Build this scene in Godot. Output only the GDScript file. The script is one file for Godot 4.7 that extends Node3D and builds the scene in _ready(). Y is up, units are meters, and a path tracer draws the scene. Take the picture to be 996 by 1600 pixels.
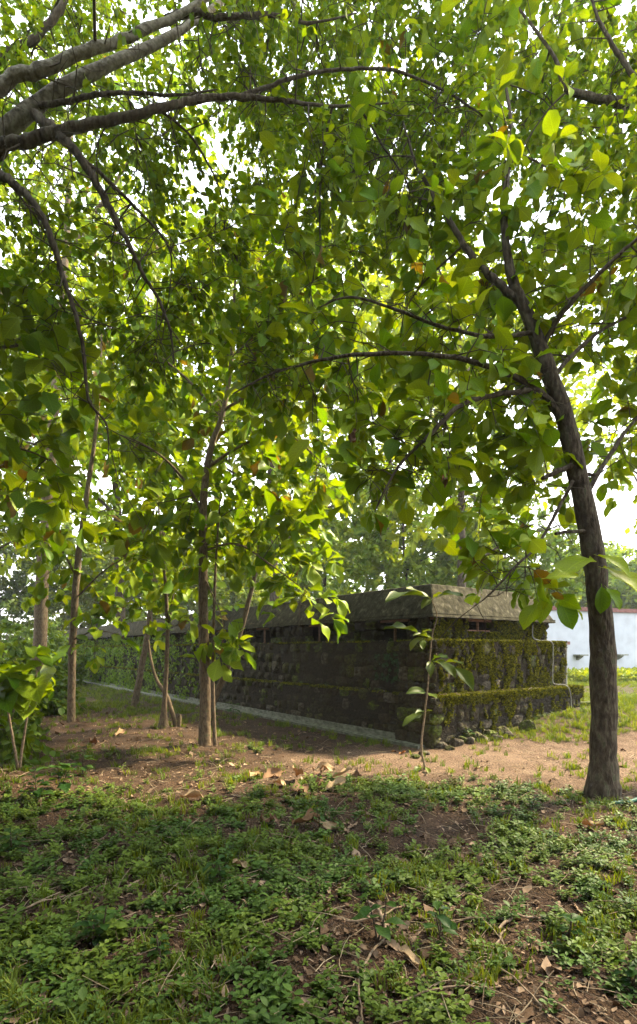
extends Node3D

# ---------------------------------------------------------------- helpers
const EYE := 1.6
const FPX := 850.0
const UMB := Vector2(1.85, 8.7)      # corner of the stone building on plan (x, distance)
const EA := Vector2(0.8046, 0.594)   # along its gable end
const EB := Vector2(-0.594, 0.8046)  # along its long side
var rng := RandomNumberGenerator.new()
var nz := FastNoiseLite.new()
var nz2 := FastNoiseLite.new()
var M := {}
var L := {}

func rf(a: float, b: float) -> float:
	return rng.randf_range(a, b)

func rv() -> Vector3:
	var z := rf(-1, 1); var t := rf(0, TAU); var r := sqrt(1.0 - z * z)
	return Vector3(r * cos(t), z, r * sin(t))

func at(x: float, y: float, d: float) -> Vector3:
	return Vector3((x - 498.0) / FPX * d, EYE + (1015.0 - y) / FPX * d, -d)

func lin(r: float, g: float, b: float) -> Color:
	return Color(r, g, b).linear_to_srgb()

func sstep(a: float, b: float, x: float) -> float:
	return smoothstep(a, b, x)

func ground(x: float, d: float) -> float:
	var q := Vector2(x, d) - UMB
	var u := q.dot(EA); var v := q.dot(EB)
	var h := 0.0
	h += 0.33 * sstep(0.6, 4.6, u) * sstep(6.8, 11.0, d)
	h += 0.07 * sstep(-0.2, 0.8, u) * sstep(-1.0, -0.1, v) * (1.0 - sstep(0.0, 1.0, v))
	h += 0.22 * exp(-(pow(x + 3.9, 2) / 0.5 + pow(d - 6.3, 2) / 0.6))
	var away := clampf(maxf(-u - 0.3, -v - 0.1), 0.0, 1.0)
	if u < -0.1 or v < -0.1:
		h += away * (0.05 * nz.get_noise_2d(x * 40.0, d * 40.0) + 0.02 * nz.get_noise_2d(x * 190.0, d * 190.0) + 0.009 * nz.get_noise_2d(x * 700.0, d * 700.0))
	return h

func on_ground(x: float, y: float, d: float) -> Vector3:
	var p := at(x, y, d)
	return Vector3(p.x, ground(p.x, d), p.z)

var taken := {}
func numbered(called: String) -> String:
	var n: int = taken.get(called, 0)
	taken[called] = n + 1
	return called if n == 0 else "%s_%03d" % [called, n]

func tag(o: Node, label: String, category: String, group := "") -> Node:
	o.set_meta("label", label)
	o.set_meta("category", category)
	if group: o.set_meta("group", group)
	return o

func thing(called: String, label: String, category: String, p := Vector3.ZERO, group := "") -> Node3D:
	var o := Node3D.new()
	o.name = numbered(called)
	o.position = p
	add_child(o)
	tag(o, label, category, group)
	return o

func part(called: String, mesh: Mesh, mat: Material, parent: Node, tr := Transform3D()) -> MeshInstance3D:
	var o := MeshInstance3D.new()
	o.mesh = mesh
	o.material_override = mat
	o.transform = tr
	var used: Dictionary = parent.get_meta("_names") if parent.has_meta("_names") else {}
	var n: int = used.get(called, 0)
	used[called] = n + 1
	if parent != self: parent.set_meta("_names", used)
	o.name = (called if n == 0 else "%s_%03d" % [called, n]) if parent != self else numbered(called)
	parent.add_child(o, true)
	return o

func multi(called: String, mesh: Mesh, mat: Material, xs: Array, cs: Array, parent: Node) -> MultiMeshInstance3D:
	var mm := MultiMesh.new()
	mm.transform_format = MultiMesh.TRANSFORM_3D
	mm.use_colors = true
	mm.mesh = mesh
	mm.instance_count = xs.size()
	for i in xs.size():
		mm.set_instance_transform(i, xs[i])
		mm.set_instance_color(i, cs[i])
	var o := MultiMeshInstance3D.new()
	o.multimesh = mm
	o.material_override = mat
	o.name = called if parent != self else numbered(called)
	parent.add_child(o, true)
	o.set_meta("kind", "stuff")
	return o

class MB:
	var v := PackedVector3Array()
	var c := PackedColorArray()
	var uv := PackedVector2Array()
	var idx := PackedInt32Array()
	var colored := false
	func pt(p: Vector3, col := Color.WHITE, t := Vector2.ZERO) -> int:
		v.append(p); c.append(col); uv.append(t)
		return v.size() - 1
	func tri(a: int, b: int, d: int) -> void:
		idx.append(a); idx.append(b); idx.append(d)
	func quad(a: int, b: int, d: int, e: int) -> void:
		tri(a, b, d); tri(a, d, e)
	func box(lo: Vector3, hi: Vector3) -> void:
		var k := [Vector3(lo.x, lo.y, lo.z), Vector3(hi.x, lo.y, lo.z), Vector3(hi.x, hi.y, lo.z), Vector3(lo.x, hi.y, lo.z), Vector3(lo.x, lo.y, hi.z), Vector3(hi.x, lo.y, hi.z), Vector3(hi.x, hi.y, hi.z), Vector3(lo.x, hi.y, hi.z)]
		for f in [[0, 1, 2, 3], [5, 4, 7, 6], [4, 0, 3, 7], [1, 5, 6, 2], [3, 2, 6, 7], [4, 5, 1, 0]]:
			var s := v.size()
			for i in f: pt(k[i])
			quad(s, s + 1, s + 2, s + 3)
	func tube(pts: Array, rad: Array, sides: int, rough: FastNoiseLite = null, amount := 0.0, cap := true) -> void:
		var n := pts.size()
		var side := Vector3.ZERO
		var s0 := v.size()
		for i in n:
			var t: Vector3 = (pts[mini(i + 1, n - 1)] - pts[maxi(i - 1, 0)]).normalized()
			if side == Vector3.ZERO:
				side = t.cross(Vector3(0.13, 0.2, 0.97)).normalized()
			side = (side - t * side.dot(t)).normalized()
			var other := t.cross(side)
			for k in sides:
				var a := TAU * k / sides
				var dir := side * cos(a) + other * sin(a)
				var r: float = rad[i]
				if rough:
					var q: Vector3 = pts[i] + dir * r
					r *= 1.0 + amount * rough.get_noise_3d(q.x * 90, q.y * 45, q.z * 90)
				pt(pts[i] + dir * r)
		for i in n - 1:
			for k in sides:
				var a := s0 + i * sides + k
				var b := s0 + i * sides + (k + 1) % sides
				quad(a, b, b + sides, a + sides)
		if cap:
			var e := pt(pts[n - 1])
			var l := s0 + (n - 1) * sides
			for k in sides: tri(l + k, l + (k + 1) % sides, e)
	func mesh(smooth := true) -> ArrayMesh:
		var out := ArrayMesh.new()
		var ar := []
		ar.resize(Mesh.ARRAY_MAX)
		if smooth:
			var n := PackedVector3Array()
			n.resize(v.size())
			for i in range(0, idx.size(), 3):
				var p := v[idx[i]]
				var f := (v[idx[i + 2]] - p).cross(v[idx[i + 1]] - p)
				n[idx[i]] += f; n[idx[i + 1]] += f; n[idx[i + 2]] += f
			for i in n.size():
				n[i] = n[i].normalized() if n[i].length_squared() > 1e-20 else Vector3.UP
			ar[Mesh.ARRAY_VERTEX] = v; ar[Mesh.ARRAY_NORMAL] = n; ar[Mesh.ARRAY_TEX_UV] = uv; ar[Mesh.ARRAY_INDEX] = idx
			if colored: ar[Mesh.ARRAY_COLOR] = c
		else:
			var w := PackedVector3Array(); var n := PackedVector3Array(); var u := PackedVector2Array(); var cc := PackedColorArray()
			for i in range(0, idx.size(), 3):
				var p := v[idx[i]]
				var f := (v[idx[i + 2]] - p).cross(v[idx[i + 1]] - p).normalized()
				for k in 3:
					w.append(v[idx[i + k]]); n.append(f); u.append(uv[idx[i + k]]); cc.append(c[idx[i + k]])
			ar[Mesh.ARRAY_VERTEX] = w; ar[Mesh.ARRAY_NORMAL] = n; ar[Mesh.ARRAY_TEX_UV] = u
			if colored: ar[Mesh.ARRAY_COLOR] = cc
		out.add_surface_from_arrays(Mesh.PRIMITIVE_TRIANGLES, ar)
		return out

func smooth_curve(p: Array, r: Array, per := 5) -> Array:
	var op := []; var orad := []
	for i in p.size() - 1:
		var a: Vector3 = p[maxi(i - 1, 0)]; var b: Vector3 = p[i]; var c: Vector3 = p[i + 1]; var d: Vector3 = p[mini(i + 2, p.size() - 1)]
		for k in per:
			var t := float(k) / per
			op.append(b.cubic_interpolate(c, a, d, t))
			orad.append(lerpf(r[i], r[i + 1], t))
	op.append(p[-1]); orad.append(r[-1])
	return [op, orad]

# ---------------------------------------------------------------- materials
func ntex(freq: float, stops: Array, sd := 1, size := 512, kind := FastNoiseLite.TYPE_SIMPLEX_SMOOTH, oct := 5, bump := false, bstr := 8.0) -> NoiseTexture2D:
	var n := FastNoiseLite.new()
	n.noise_type = kind; n.seed = sd; n.frequency = freq
	n.fractal_type = FastNoiseLite.FRACTAL_FBM; n.fractal_octaves = oct; n.fractal_gain = 0.55
	if kind == FastNoiseLite.TYPE_CELLULAR:
		n.cellular_return_type = FastNoiseLite.RETURN_DISTANCE
	var t := NoiseTexture2D.new()
	t.width = size; t.height = size; t.seamless = true; t.noise = n
	if bump:
		t.as_normal_map = true; t.bump_strength = bstr
	elif stops.size():
		var g := Gradient.new()
		var off := PackedFloat32Array(); var col := PackedColorArray()
		for s in stops:
			off.append(s[0]); col.append(s[1])
		g.offsets = off; g.colors = col
		t.color_ramp = g
	return t

func tri_mat(tex: Texture2D, scale: float, rough: float, height: Texture2D = null, hscale := 0.0, world := true) -> StandardMaterial3D:
	var m := StandardMaterial3D.new()
	m.albedo_texture = tex
	m.uv1_triplanar = true
	m.uv1_world_triplanar = world
	m.uv1_scale = Vector3.ONE * scale
	m.roughness = rough
	m.metallic_specular = 0.3
	if height:
		m.heightmap_enabled = true
		m.heightmap_texture = height
		m.heightmap_scale = hscale
	return m

func leaf_mat(tint: Color, back: Color, tex: Texture2D, rough := 0.5, vc := false) -> StandardMaterial3D:
	var m := StandardMaterial3D.new()
	m.albedo_color = tint
	m.albedo_texture = tex
	m.vertex_color_use_as_albedo = vc
	m.roughness = rough
	m.metallic_specular = 0.28
	m.backlight_enabled = true
	m.backlight = back
	m.cull_mode = BaseMaterial3D.CULL_DISABLED
	return m

func vein_texture() -> ImageTexture:
	var im := Image.create(128, 128, false, Image.FORMAT_RGB8)
	for y in 128:
		for x in 128:
			var u := absf(x / 63.5 - 1.0); var t := y / 127.0
			var k := 0.86 + 0.16 * nz.get_noise_2d(x * 9.0, y * 9.0) + 0.07 * nz2.get_noise_2d(x * 40.0, y * 40.0)
			if u < 0.035: k = 1.08
			var f := fposmod((t - u * 0.34) * 8.5, 1.0)
			if f < 0.09 and u < 0.9: k = lerpf(1.06, k, u * 0.7)
			var g := fposmod(u * 9.0 + 0.3 * sin(t * 60.0), 1.0)
			if g < 0.1: k += 0.03
			var spot := nz.get_noise_2d(x * 26.0 + 500.0, y * 26.0)
			var col := Color(k, k, k * 0.97)
			if spot > 0.52: col = Color(k * 0.95, k * 0.75, k * 0.5)
			im.set_pixel(x, y, col.clamp())
	return ImageTexture.create_from_image(im)

func materials() -> void:
	var cw := func(r, g, b): return lin(r, g, b)
	M.vein = vein_texture()
	var bh := ntex(0.02, [[0.2, Color.BLACK], [0.5, Color(0.5, 0.5, 0.5)], [0.8, Color.WHITE]], 3, 512)
	M.bark = tri_mat(ntex(0.012, [[0.15, lin(.02, .015, .010)], [0.45, lin(.05, .037, .025)], [0.6, lin(.072, .055, .038)], [0.72, lin(.10, .086, .062)], [0.85, lin(.055, .06, .03)]], 7), 1.6, 0.95, bh, 1.2)
	M.bark.uv1_scale = Vector3(2.6, 0.8, 2.6)
	M.bark_grey = tri_mat(ntex(0.014, [[0.15, lin(.05, .042, .03)], [0.40, lin(.12, .105, .08)], [0.6, lin(.19, .17, .135)], [0.75, lin(.27, .25, .205)], [0.9, lin(.11, .12, .07)]], 9), 1.8, 0.95, bh, 0.8)
	M.bark_tan = tri_mat(ntex(0.014, [[0.15, lin(.05, .035, .022)], [0.42, lin(.11, .078, .05)], [0.62, lin(.165, .12, .08)], [0.85, lin(.10, .10, .055)]], 11), 2.0, 0.95, bh, 0.7)
	M.bark_tan.uv1_scale = Vector3(3.0, 1.0, 3.0)
	M.twig = tri_mat(ntex(0.02, [[0.2, lin(.035, .027, .018)], [0.8, lin(.10, .075, .05)]], 13, 256), 3.0, 0.9)
	M.stick = tri_mat(ntex(0.02, [[0.2, lin(.12, .085, .055)], [0.8, lin(.30, .22, .15)]], 14, 256), 5.0, 0.9)
	# stone, several states of moss
	var sh := ntex(0.018, [[0.2, Color.BLACK], [0.5, Color(0.45, 0.45, 0.45)], [0.8, Color.WHITE]], 21, 512)
	var dk := lin(.016, .013, .009); var br := lin(.05, .036, .024); var mo := lin(.055, .075, .010); var mb := lin(.12, .15, .014); var gy := lin(.12, .11, .085)
	M.stone = [
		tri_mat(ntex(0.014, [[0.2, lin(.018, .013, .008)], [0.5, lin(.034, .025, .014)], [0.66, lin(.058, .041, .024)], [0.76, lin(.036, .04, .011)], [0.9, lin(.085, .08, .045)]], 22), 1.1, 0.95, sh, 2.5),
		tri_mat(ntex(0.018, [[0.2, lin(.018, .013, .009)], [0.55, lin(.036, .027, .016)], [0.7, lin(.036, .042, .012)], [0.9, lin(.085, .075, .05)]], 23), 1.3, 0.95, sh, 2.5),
		tri_mat(ntex(0.016, [[0.2, dk], [0.42, br], [0.62, lin(.10, .09, .065)], [0.85, gy]], 24), 1.4, 0.95, sh, 2.0),
		tri_mat(ntex(0.013, [[0.2, dk], [0.36, br], [0.5, lin(.04, .048, .011)], [0.62, mo], [0.78, mb], [0.9, gy]], 25), 1.3, 0.95, sh, 3.0),
		tri_mat(ntex(0.017, [[0.25, dk], [0.42, lin(.07, .05, .033)], [0.54, mo], [0.66, lin(.07, .05, .03)], [0.85, mb]], 26), 1.5, 0.95, sh, 3.0),
	]
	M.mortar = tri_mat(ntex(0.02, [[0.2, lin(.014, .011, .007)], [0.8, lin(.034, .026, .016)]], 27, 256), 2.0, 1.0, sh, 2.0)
	M.moss = leaf_mat(Color.WHITE, Color(0.5, 0.5, 0.2), null, 0.9, true)
	M.concrete = tri_mat(ntex(0.008, [[0.22, lin(.012, .011, .008)], [0.40, lin(.035, .032, .022)], [0.52, lin(.06, .054, .036)], [0.62, lin(.03, .03, .018)], [0.74, lin(.075, .066, .046)], [0.86, lin(.16, .145, .11)]], 31, 1024, FastNoiseLite.TYPE_SIMPLEX_SMOOTH, 6), 0.7, 0.9, ntex(0.05, [], 32, 512), 0.6)
	M.concrete.uv1_scale = Vector3(0.8, 0.5, 0.8)
	M.concrete.metallic_specular = 0.1
	M.skirt = tri_mat(ntex(0.012, [[0.2, lin(.07, .075, .055)], [0.5, lin(.16, .165, .13)], [0.8, lin(.25, .25, .2)]], 33, 512), 1.2, 0.9, sh, 0.6)
	M.plaster = tri_mat(ntex(0.01, [[0.15, lin(.30, .32, .345)], [0.45, lin(.33, .355, .395)], [0.8, lin(.37, .395, .435)]], 34, 512), 0.25, 0.85)
	M.maroon = tri_mat(ntex(0.02, [[0.2, lin(.10, .045, .04)], [0.8, lin(.19, .09, .08)]], 35, 256), 1.0, 0.8)
	M.wood = tri_mat(ntex(0.02, [[0.2, lin(.10, .05, .03)], [0.8, lin(.24, .13, .085)]], 36, 256), 3.0, 0.8)
	M.pipe = tri_mat(ntex(0.03, [[0.2, lin(.16, .155, .135)], [0.8, lin(.30, .29, .26)]], 37, 256), 3.0, 0.6)
	M.green_plastic = tri_mat(ntex(0.03, [[0.2, lin(.012, .07, .045)], [0.8, lin(.02, .12, .075)]], 38, 256), 3.0, 0.5)
	# ground
	var gm := tri_mat(ntex(0.03, [[0.15, Color(.42, .40, .38)], [0.5, Color(.82, .80, .78)], [0.85, Color(1, 1, 1)]], 41, 1024, FastNoiseLite.TYPE_SIMPLEX_SMOOTH, 6), 0.9, 1.0, ntex(0.06, [], 42, 1024, FastNoiseLite.TYPE_SIMPLEX_SMOOTH, 6), 2.2)
	gm.vertex_color_use_as_albedo = true
	M.ground = gm
	# leaves
	var back := Color(1.0, 0.93, 0.3)
	M.leaf = leaf_mat(Color.WHITE, back, M.vein, 0.45, true)
	M.leaf_plain = leaf_mat(Color.WHITE, back, null, 0.5, true)
	M.herb = leaf_mat(Color.WHITE, Color(0.7, 0.6, 0.25), null, 0.5, true)
	M.leaf_tint = []
	M.tints = []
	M.dead = []
	for c in [[.30, .19, .11], [.22, .13, .075], [.37, .27, .17], [.17, .10, .065], [.33, .15, .06]]:
		M.dead.append(leaf_mat(lin(c[0], c[1], c[2]), Color(0.4, 0.3, 0.2), M.vein, 0.8))
	M.litter = leaf_mat(Color.WHITE, Color(0.3, 0.25, 0.2), null, 0.85, true)

func tint_mats(cols: Array) -> Array:
	var out := []
	for c in cols: out.append(leaf_mat(Color(c.r, c.g, c.b).linear_to_srgb(), Color(1.0, 0.93, 0.3), M.vein, 0.45))
	return out

# ---------------------------------------------------------------- leaves
func leaf_mesh(mb: MB, tr: Transform3D, ln: float, wd: float, prof: Array, fold: float, curl: float, wave: float, ragged: float, five: bool, stalk := 0.0) -> void:
	var rows := prof.size()
	var cols := [-1.0, -0.55, 0.0, 0.55, 1.0] if five else [-1.0, 0.0, 1.0]
	var s0 := mb.v.size()
	var ph := rf(0, TAU)
	for i in rows:
		var t := float(i) / (rows - 1)
		for x in cols:
			var w: float = prof[i] * wd * 0.5
			if ragged > 0.0 and absf(x) > 0.9: w *= 1.0 - rf(0, ragged)
			var e := absf(x)
			var y := fold * e * w - curl * ln * t * t + wave * wd * e * e * sin(t * 9.0 + ph + x)
			mb.pt(tr * Vector3(x * w, y, stalk + t * ln), Color.WHITE, Vector2(x * 0.5 + 0.5, t))
	var nc := cols.size()
	for i in rows - 1:
		for k in nc - 1:
			var a := s0 + i * nc + k
			mb.quad(a, a + 1, a + 1 + nc, a + nc)
	if stalk > 0.0:
		var w2 := maxf(0.003, ln * 0.012)
		var a := mb.pt(tr * Vector3(-w2, 0, 0), Color.WHITE, Vector2(.5, .5)); var b := mb.pt(tr * Vector3(w2, 0, 0), Color.WHITE, Vector2(.5, .5))
		var c := mb.pt(tr * Vector3(w2, 0, stalk + ln * 0.04), Color.WHITE, Vector2(.5, .5)); var d := mb.pt(tr * Vector3(-w2, 0, stalk + ln * 0.04), Color.WHITE, Vector2(.5, .5))
		mb.quad(a, b, c, d)

const TEAK := [0.03, 0.40, 0.73, 0.95, 1.0, 0.90, 0.60, 0.05]
const OVAL := [0.05, 0.75, 1.0, 0.72, 0.04]
const LANCE := [0.04, 0.6, 1.0, 0.85, 0.5, 0.03]

func leaf_library() -> void:
	L.teak = []
	for i in 7:
		var mb := MB.new()
		leaf_mesh(mb, Transform3D(), 1.0, rf(0.66, 0.82), TEAK, rf(0.05, 0.5), rf(0.02, 0.5), rf(0.03, 0.09), 0.10 if i < 4 else 0.45, true, 0.12)
		L.teak.append(mb.mesh())
	L.small = []
	for i in 4:
		var mb := MB.new()
		leaf_mesh(mb, Transform3D(), 1.0, rf(0.62, 0.8), OVAL, rf(0.05, 0.4), rf(0.0, 0.25), 0.03, 0.05, false, 0.15)
		L.small.append(mb.mesh())
	L.spray = []
	for i in 3:
		var mb := MB.new()
		for k in 10:
			var s := k / 9.0
			var a := rf(0, TAU)
			var dir := Vector3(cos(a), rf(-0.7, 0.3), sin(a)).normalized()
			var b := frame(dir, Vector3.UP + rv() * 0.6)
			leaf_mesh(mb, Transform3D(b, Vector3(rf(-.35, .35), rf(-.3, .3), rf(-.35, .35))), rf(0.32, 0.5), rf(0.2, 0.34), OVAL, 0.2, 0.2, 0.0, 0.0, false, 0.0)
		L.spray.append(mb.mesh())
	# ground herbs
	L.herb = []
	for i in 6:
		var mb := MB.new()
		var n := 3 + i % 3
		for st in (2 if i % 2 else 3):
			var lean := Vector3(rf(-.6, .6), 1, rf(-.6, .6)).normalized()
			var h := rf(0.5, 1.0)
			var tip := lean * h
			mb.tube([Vector3.ZERO, tip * 0.5 + Vector3(0, 0.03, 0), tip], [0.018, 0.014, 0.008], 3)
			for k in n:
				var p := tip * (float(k + 1) / n)
				var a := rf(0, TAU)
				for side in 2:
					var dir := Vector3(cos(a + PI * side), rf(0.0, 0.5), sin(a + PI * side)).normalized()
					var ll := rf(0.26, 0.42) * (1.0 if i < 4 else 1.35)
					leaf_mesh(mb, Transform3D(frame(dir, Vector3.UP + rv() * 0.3), p), ll, ll * rf(0.55, 0.75), OVAL, 0.25, rf(0.0, 0.3), 0.0, 0.0, false, 0.06)
		L.herb.append(mb.mesh())
	L.grass = []
	for i in 4:
		var mb := MB.new()
		for k in 11:
			var a := rf(0, TAU); var o := Vector3(rf(-.25, .25), 0, rf(-.25, .25))
			var lean := Vector3(cos(a), 0, sin(a)) * rf(0.1, 0.7)
			var h := rf(0.5, 1.0); var w := Vector3(-sin(a), 0, cos(a)) * 0.035
			var q0 := mb.pt(o - w); var q1 := mb.pt(o + w)
			var q2 := mb.pt(o + lean * 0.4 * h + Vector3(0, h * 0.65, 0) + w * 0.7); var q3 := mb.pt(o + lean * 0.4 * h + Vector3(0, h * 0.65, 0) - w * 0.7)
			var q4 := mb.pt(o + lean * h + Vector3(0, h * 0.9, 0))
			mb.quad(q0, q1, q2, q3); mb.tri(q3, q2, q4)
		L.grass.append(mb.mesh())
	L.moss = []
	for i in 3:
		var mb := MB.new()
		for k in 9:
			var dir := (rv() + Vector3(0, 0.9, 0)).normalized()
			var b := frame(dir, rv())
			leaf_mesh(mb, Transform3D(b, rv() * 0.25), rf(0.5, 1.0), 0.45, [0.6, 1.0, 0.05], 0.3, 0.2, 0.0, 0.0, false)
		L.moss.append(mb.mesh())
	L.dead = []
	for i in 6:
		var mb := MB.new()
		leaf_mesh(mb, Transform3D(), 1.0, rf(0.6, 0.78), TEAK, rf(0.2, 0.9), rf(-0.5, 0.1), rf(0.12, 0.24), 0.5, true, 0.1)
		L.dead.append(mb.mesh())
	L.litter = []
	for i in 4:
		var mb := MB.new()
		leaf_mesh(mb, Transform3D(Basis(), Vector3(0, 0, -0.5)), 1.0, rf(0.4, 0.75), OVAL, rf(0.1, 0.9), rf(-0.4, 0.4), 0.1, 0.3, false)
		L.litter.append(mb.mesh())

func frame(dir: Vector3, up: Vector3) -> Basis:
	var z := dir.normalized()
	var x := up.cross(z)
	if x.length_squared() < 1e-4: x = Vector3(z.y, -z.x, 0.01).cross(z)
	x = x.normalized()
	return Basis(x, z.cross(x), z)

# ---------------------------------------------------------------- trees
class Grown:
	var node: Node3D
	var o: Vector3
	var sp := PackedVector3Array()
	var sr := PackedFloat32Array()
	var twigs
	var xf := []
	var col := []
	var spec := {}
	var bark: Material

func tree(called: String, label: String, category: String, base: Vector3, bark: Material, spec: Dictionary, group := "") -> Grown:
	var t := Grown.new()
	t.node = thing(called, label, category, base, group)
	t.o = base
	t.bark = bark
	t.twigs = MB.new()
	t.spec = spec
	return t

func limb(t: Grown, pts: Array, rad: Array, called := "limb", sides := 8, rough := 0.12) -> void:
	var w := []
	for p in pts: w.append((at(p[0], p[1], p[2]) if p is Array else p) - t.o)
	var s := smooth_curve(w, rad, 6)
	var big := called == "trunk"
	if rough > 0.0:
		for i in range(1, s[0].size() - 1):
			s[0][i] += rv() * s[1][i] * (0.06 if big else 0.28)
			s[1][i] *= 1.0 + (0.12 if i % 6 == 0 and not big else 0.0) + rf(-.03, .03)
	var mb := MB.new()
	mb.tube(s[0], s[1], sides, nz, rough)
	if called == "limb" and rad[0] < 0.12 and t.o.z > -11.0:
		for i in range(3, s[0].size(), 2):
			var a: Vector3 = s[0][i]
			var q: Vector3 = a + (rv() + Vector3(0, -0.25, 0)) * rf(0.2, 0.65)
			var m := a.lerp(q, 0.5) + rv() * 0.06
			t.twigs.tube([a, m, q], [minf(s[1][i] * 0.5, 0.009), 0.005, 0.0025], 4, null, 0.0, false)
			var q2: Vector3 = m + (rv() + Vector3(0, -0.2, 0)) * rf(0.12, 0.3)
			t.twigs.tube([m, m.lerp(q2, 0.5) + rv() * 0.02, q2], [0.004, 0.003, 0.002], 3, null, 0.0, false)
	part(called, mb.mesh(), t.bark, t.node)
	for i in s[0].size():
		t.sp.append(s[0][i]); t.sr.append(s[1][i])

func clump(t: Grown, c: Vector3, R: float, tw: int, lp: int) -> void:
	var best := 0; var bd := 1e9
	for i in t.sp.size():
		var q := t.sp[i]
		var dd := q.distance_to(c - t.o) + maxf(0.0, q.y - (c - t.o).y) * 0.35 + t.sr[i] * 2.0
		if dd < bd:
			bd = dd; best = i
	var a := t.sp[best]; var e := c - t.o
	var r0 := minf(t.sr[best] * 0.6, 0.006 + 0.007 * a.distance_to(e))
	r0 = clampf(r0, 0.006, 0.05)
	var mid := a.lerp(e, 0.5) + Vector3(0, a.distance_to(e) * rf(0.0, 0.18), 0) + rv() * a.distance_to(e) * 0.08
	var k := smooth_curve([a, mid, e], [r0, r0 * 0.75, r0 * 0.4], 4)
	t.twigs.tube(k[0], k[1], 5)
	for i in [4, 6]:
		t.sp.append(k[0][i]); t.sr.append(k[1][i])
	var out := (e - a).normalized()
	var sz: Array = t.spec.size
	for j in tw:
		var s: Vector3 = k[0][rng.randi_range(3, 8)]
		var dir := (rv() + out * 0.5 + Vector3(0, 0.1, 0)).normalized()
		var ln := R * rf(0.55, 1.2)
		var m2 := s + dir * ln * 0.5
		var e2 := s + dir * ln + Vector3(0, -ln * t.spec.droop, 0)
		t.twigs.tube([s, m2, e2], [r0 * 0.4 + 0.003, r0 * 0.3 + 0.0025, 0.002], 3, null, 0.0, false)
		for q in lp:
			var u := 1.0 - 0.75 * pow(rng.randf(), 1.6) if q > 1 else 1.0
			var p := s.lerp(m2, u * 2.0) if u < 0.5 else m2.lerp(e2, u * 2.0 - 1.0)
			var side := dir.cross(rv()).normalized()
			var ld := (dir * 0.5 + side * rf(0.5, 1.2) + Vector3(0, -t.spec.droop * rf(0.2, 1.6), 0)).normalized()
			var b := frame(ld, Vector3.UP + rv() * t.spec.tilt)
			var size := lerpf(sz[0], sz[1], pow(rng.randf(), 1.3))
			t.xf.append(Transform3D(b.scaled(Vector3.ONE * size), p))
			t.col.append(leaf_color(t.spec))

func leaf_color(spec: Dictionary) -> Color:
	var c: Color = spec.c0.lerp(spec.c1, rng.randf())
	if spec.has("odd") and rng.randf() < spec.odd: c = spec.odd_c
	return c * rf(0.8, 1.2)

func fill(t: Grown, x0: float, x1: float, y0: float, y1: float, d0: float, d1: float, n: int, R: float, tw: int, lp: int) -> void:
	var ph := rng.randf(); var ph2 := rng.randf()
	for i in n:
		var a := fposmod(ph + i * 0.7548777 + rf(-.06, .06), 1.0); var b := fposmod(ph2 + i * 0.5698403 + rf(-.06, .06), 1.0)
		clump(t, at(lerpf(x0, x1, a), lerpf(y0, y1, b), rf(d0, d1)), R * rf(0.75, 1.25), tw, lp)

func fill_ball(t: Grown, c: Vector3, rr: Vector3, n: int, R: float, tw: int, lp: int) -> void:
	for i in n:
		var q := rv() * pow(rng.randf(), 0.4)
		clump(t, c + Vector3(q.x * rr.x, q.y * rr.y, q.z * rr.z), R * rf(0.75, 1.25), tw, lp)

func finish(t: Grown, singles := 0) -> void:
	if t.twigs.v.size():
		var tm := part("twigs", t.twigs.mesh(), M.twig, t.node)
		tm.set_meta("kind", "stuff")
	var meshes: Array = t.spec.mesh
	var order := []
	for i in t.xf.size():
		var p: Vector3 = t.xf[i].origin + t.o
		var d := -p.z
		var s := 0.0
		if d > 0.5 and absf(p.x / d) < 0.6 and (p.y - EYE) / d < 1.22:
			s = t.xf[i].basis.x.length() / d + 0.3 * absf(t.xf[i].basis.y.normalized().dot((p - Vector3(0, EYE, 0)).normalized())) / d * t.xf[i].basis.x.length()
		order.append([s, i])
	if singles > 0:
		order.sort_custom(func(a, b): return a[0] > b[0])
	var tints := []
	var tcols := []
	if singles > 0:
		for k in 6: tcols.append(t.spec.c0.lerp(t.spec.c1, k / 5.0))
		if t.spec.has("odd"): tcols.append(t.spec.odd_c)
		tints = tint_mats(tcols)
	var bx := []; var bc := []
	for k in meshes.size():
		bx.append([]); bc.append([])
	var lone := {}
	for n in order.size():
		var i: int = order[n][1]
		var kind := i % meshes.size()
		if n < singles and order[n][0] > 0.0:
			var tm: Material = tints[rng.randi_range(0, 5)]
			if t.spec.has("odd") and rng.randf() < t.spec.odd: tm = tints[6]
			part("leaf", meshes[kind], tm, t.node, t.xf[i])
		else:
			bx[kind].append(t.xf[i]); bc[kind].append(t.col[i])
	for k in meshes.size():
		if bx[k].size(): multi("foliage" if k == 0 else "foliage_%03d" % k, meshes[k], M.leaf, bx[k], bc[k], t.node)

func add_leaf(t: Grown, x: float, y: float, d: float, x2: float, y2: float, d2: float, width := 1.0, up := Vector3.UP) -> void:
	var a := at(x, y, d) - t.o; var b := at(x2, y2, d2) - t.o
	var f := frame(b - a, up)
	var ln := a.distance_to(b) / 1.12
	t.xf.append(Transform3D(Basis(f.x * ln * width, f.y * ln, f.z * ln), a))
	t.col.append(leaf_color(t.spec))

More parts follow.
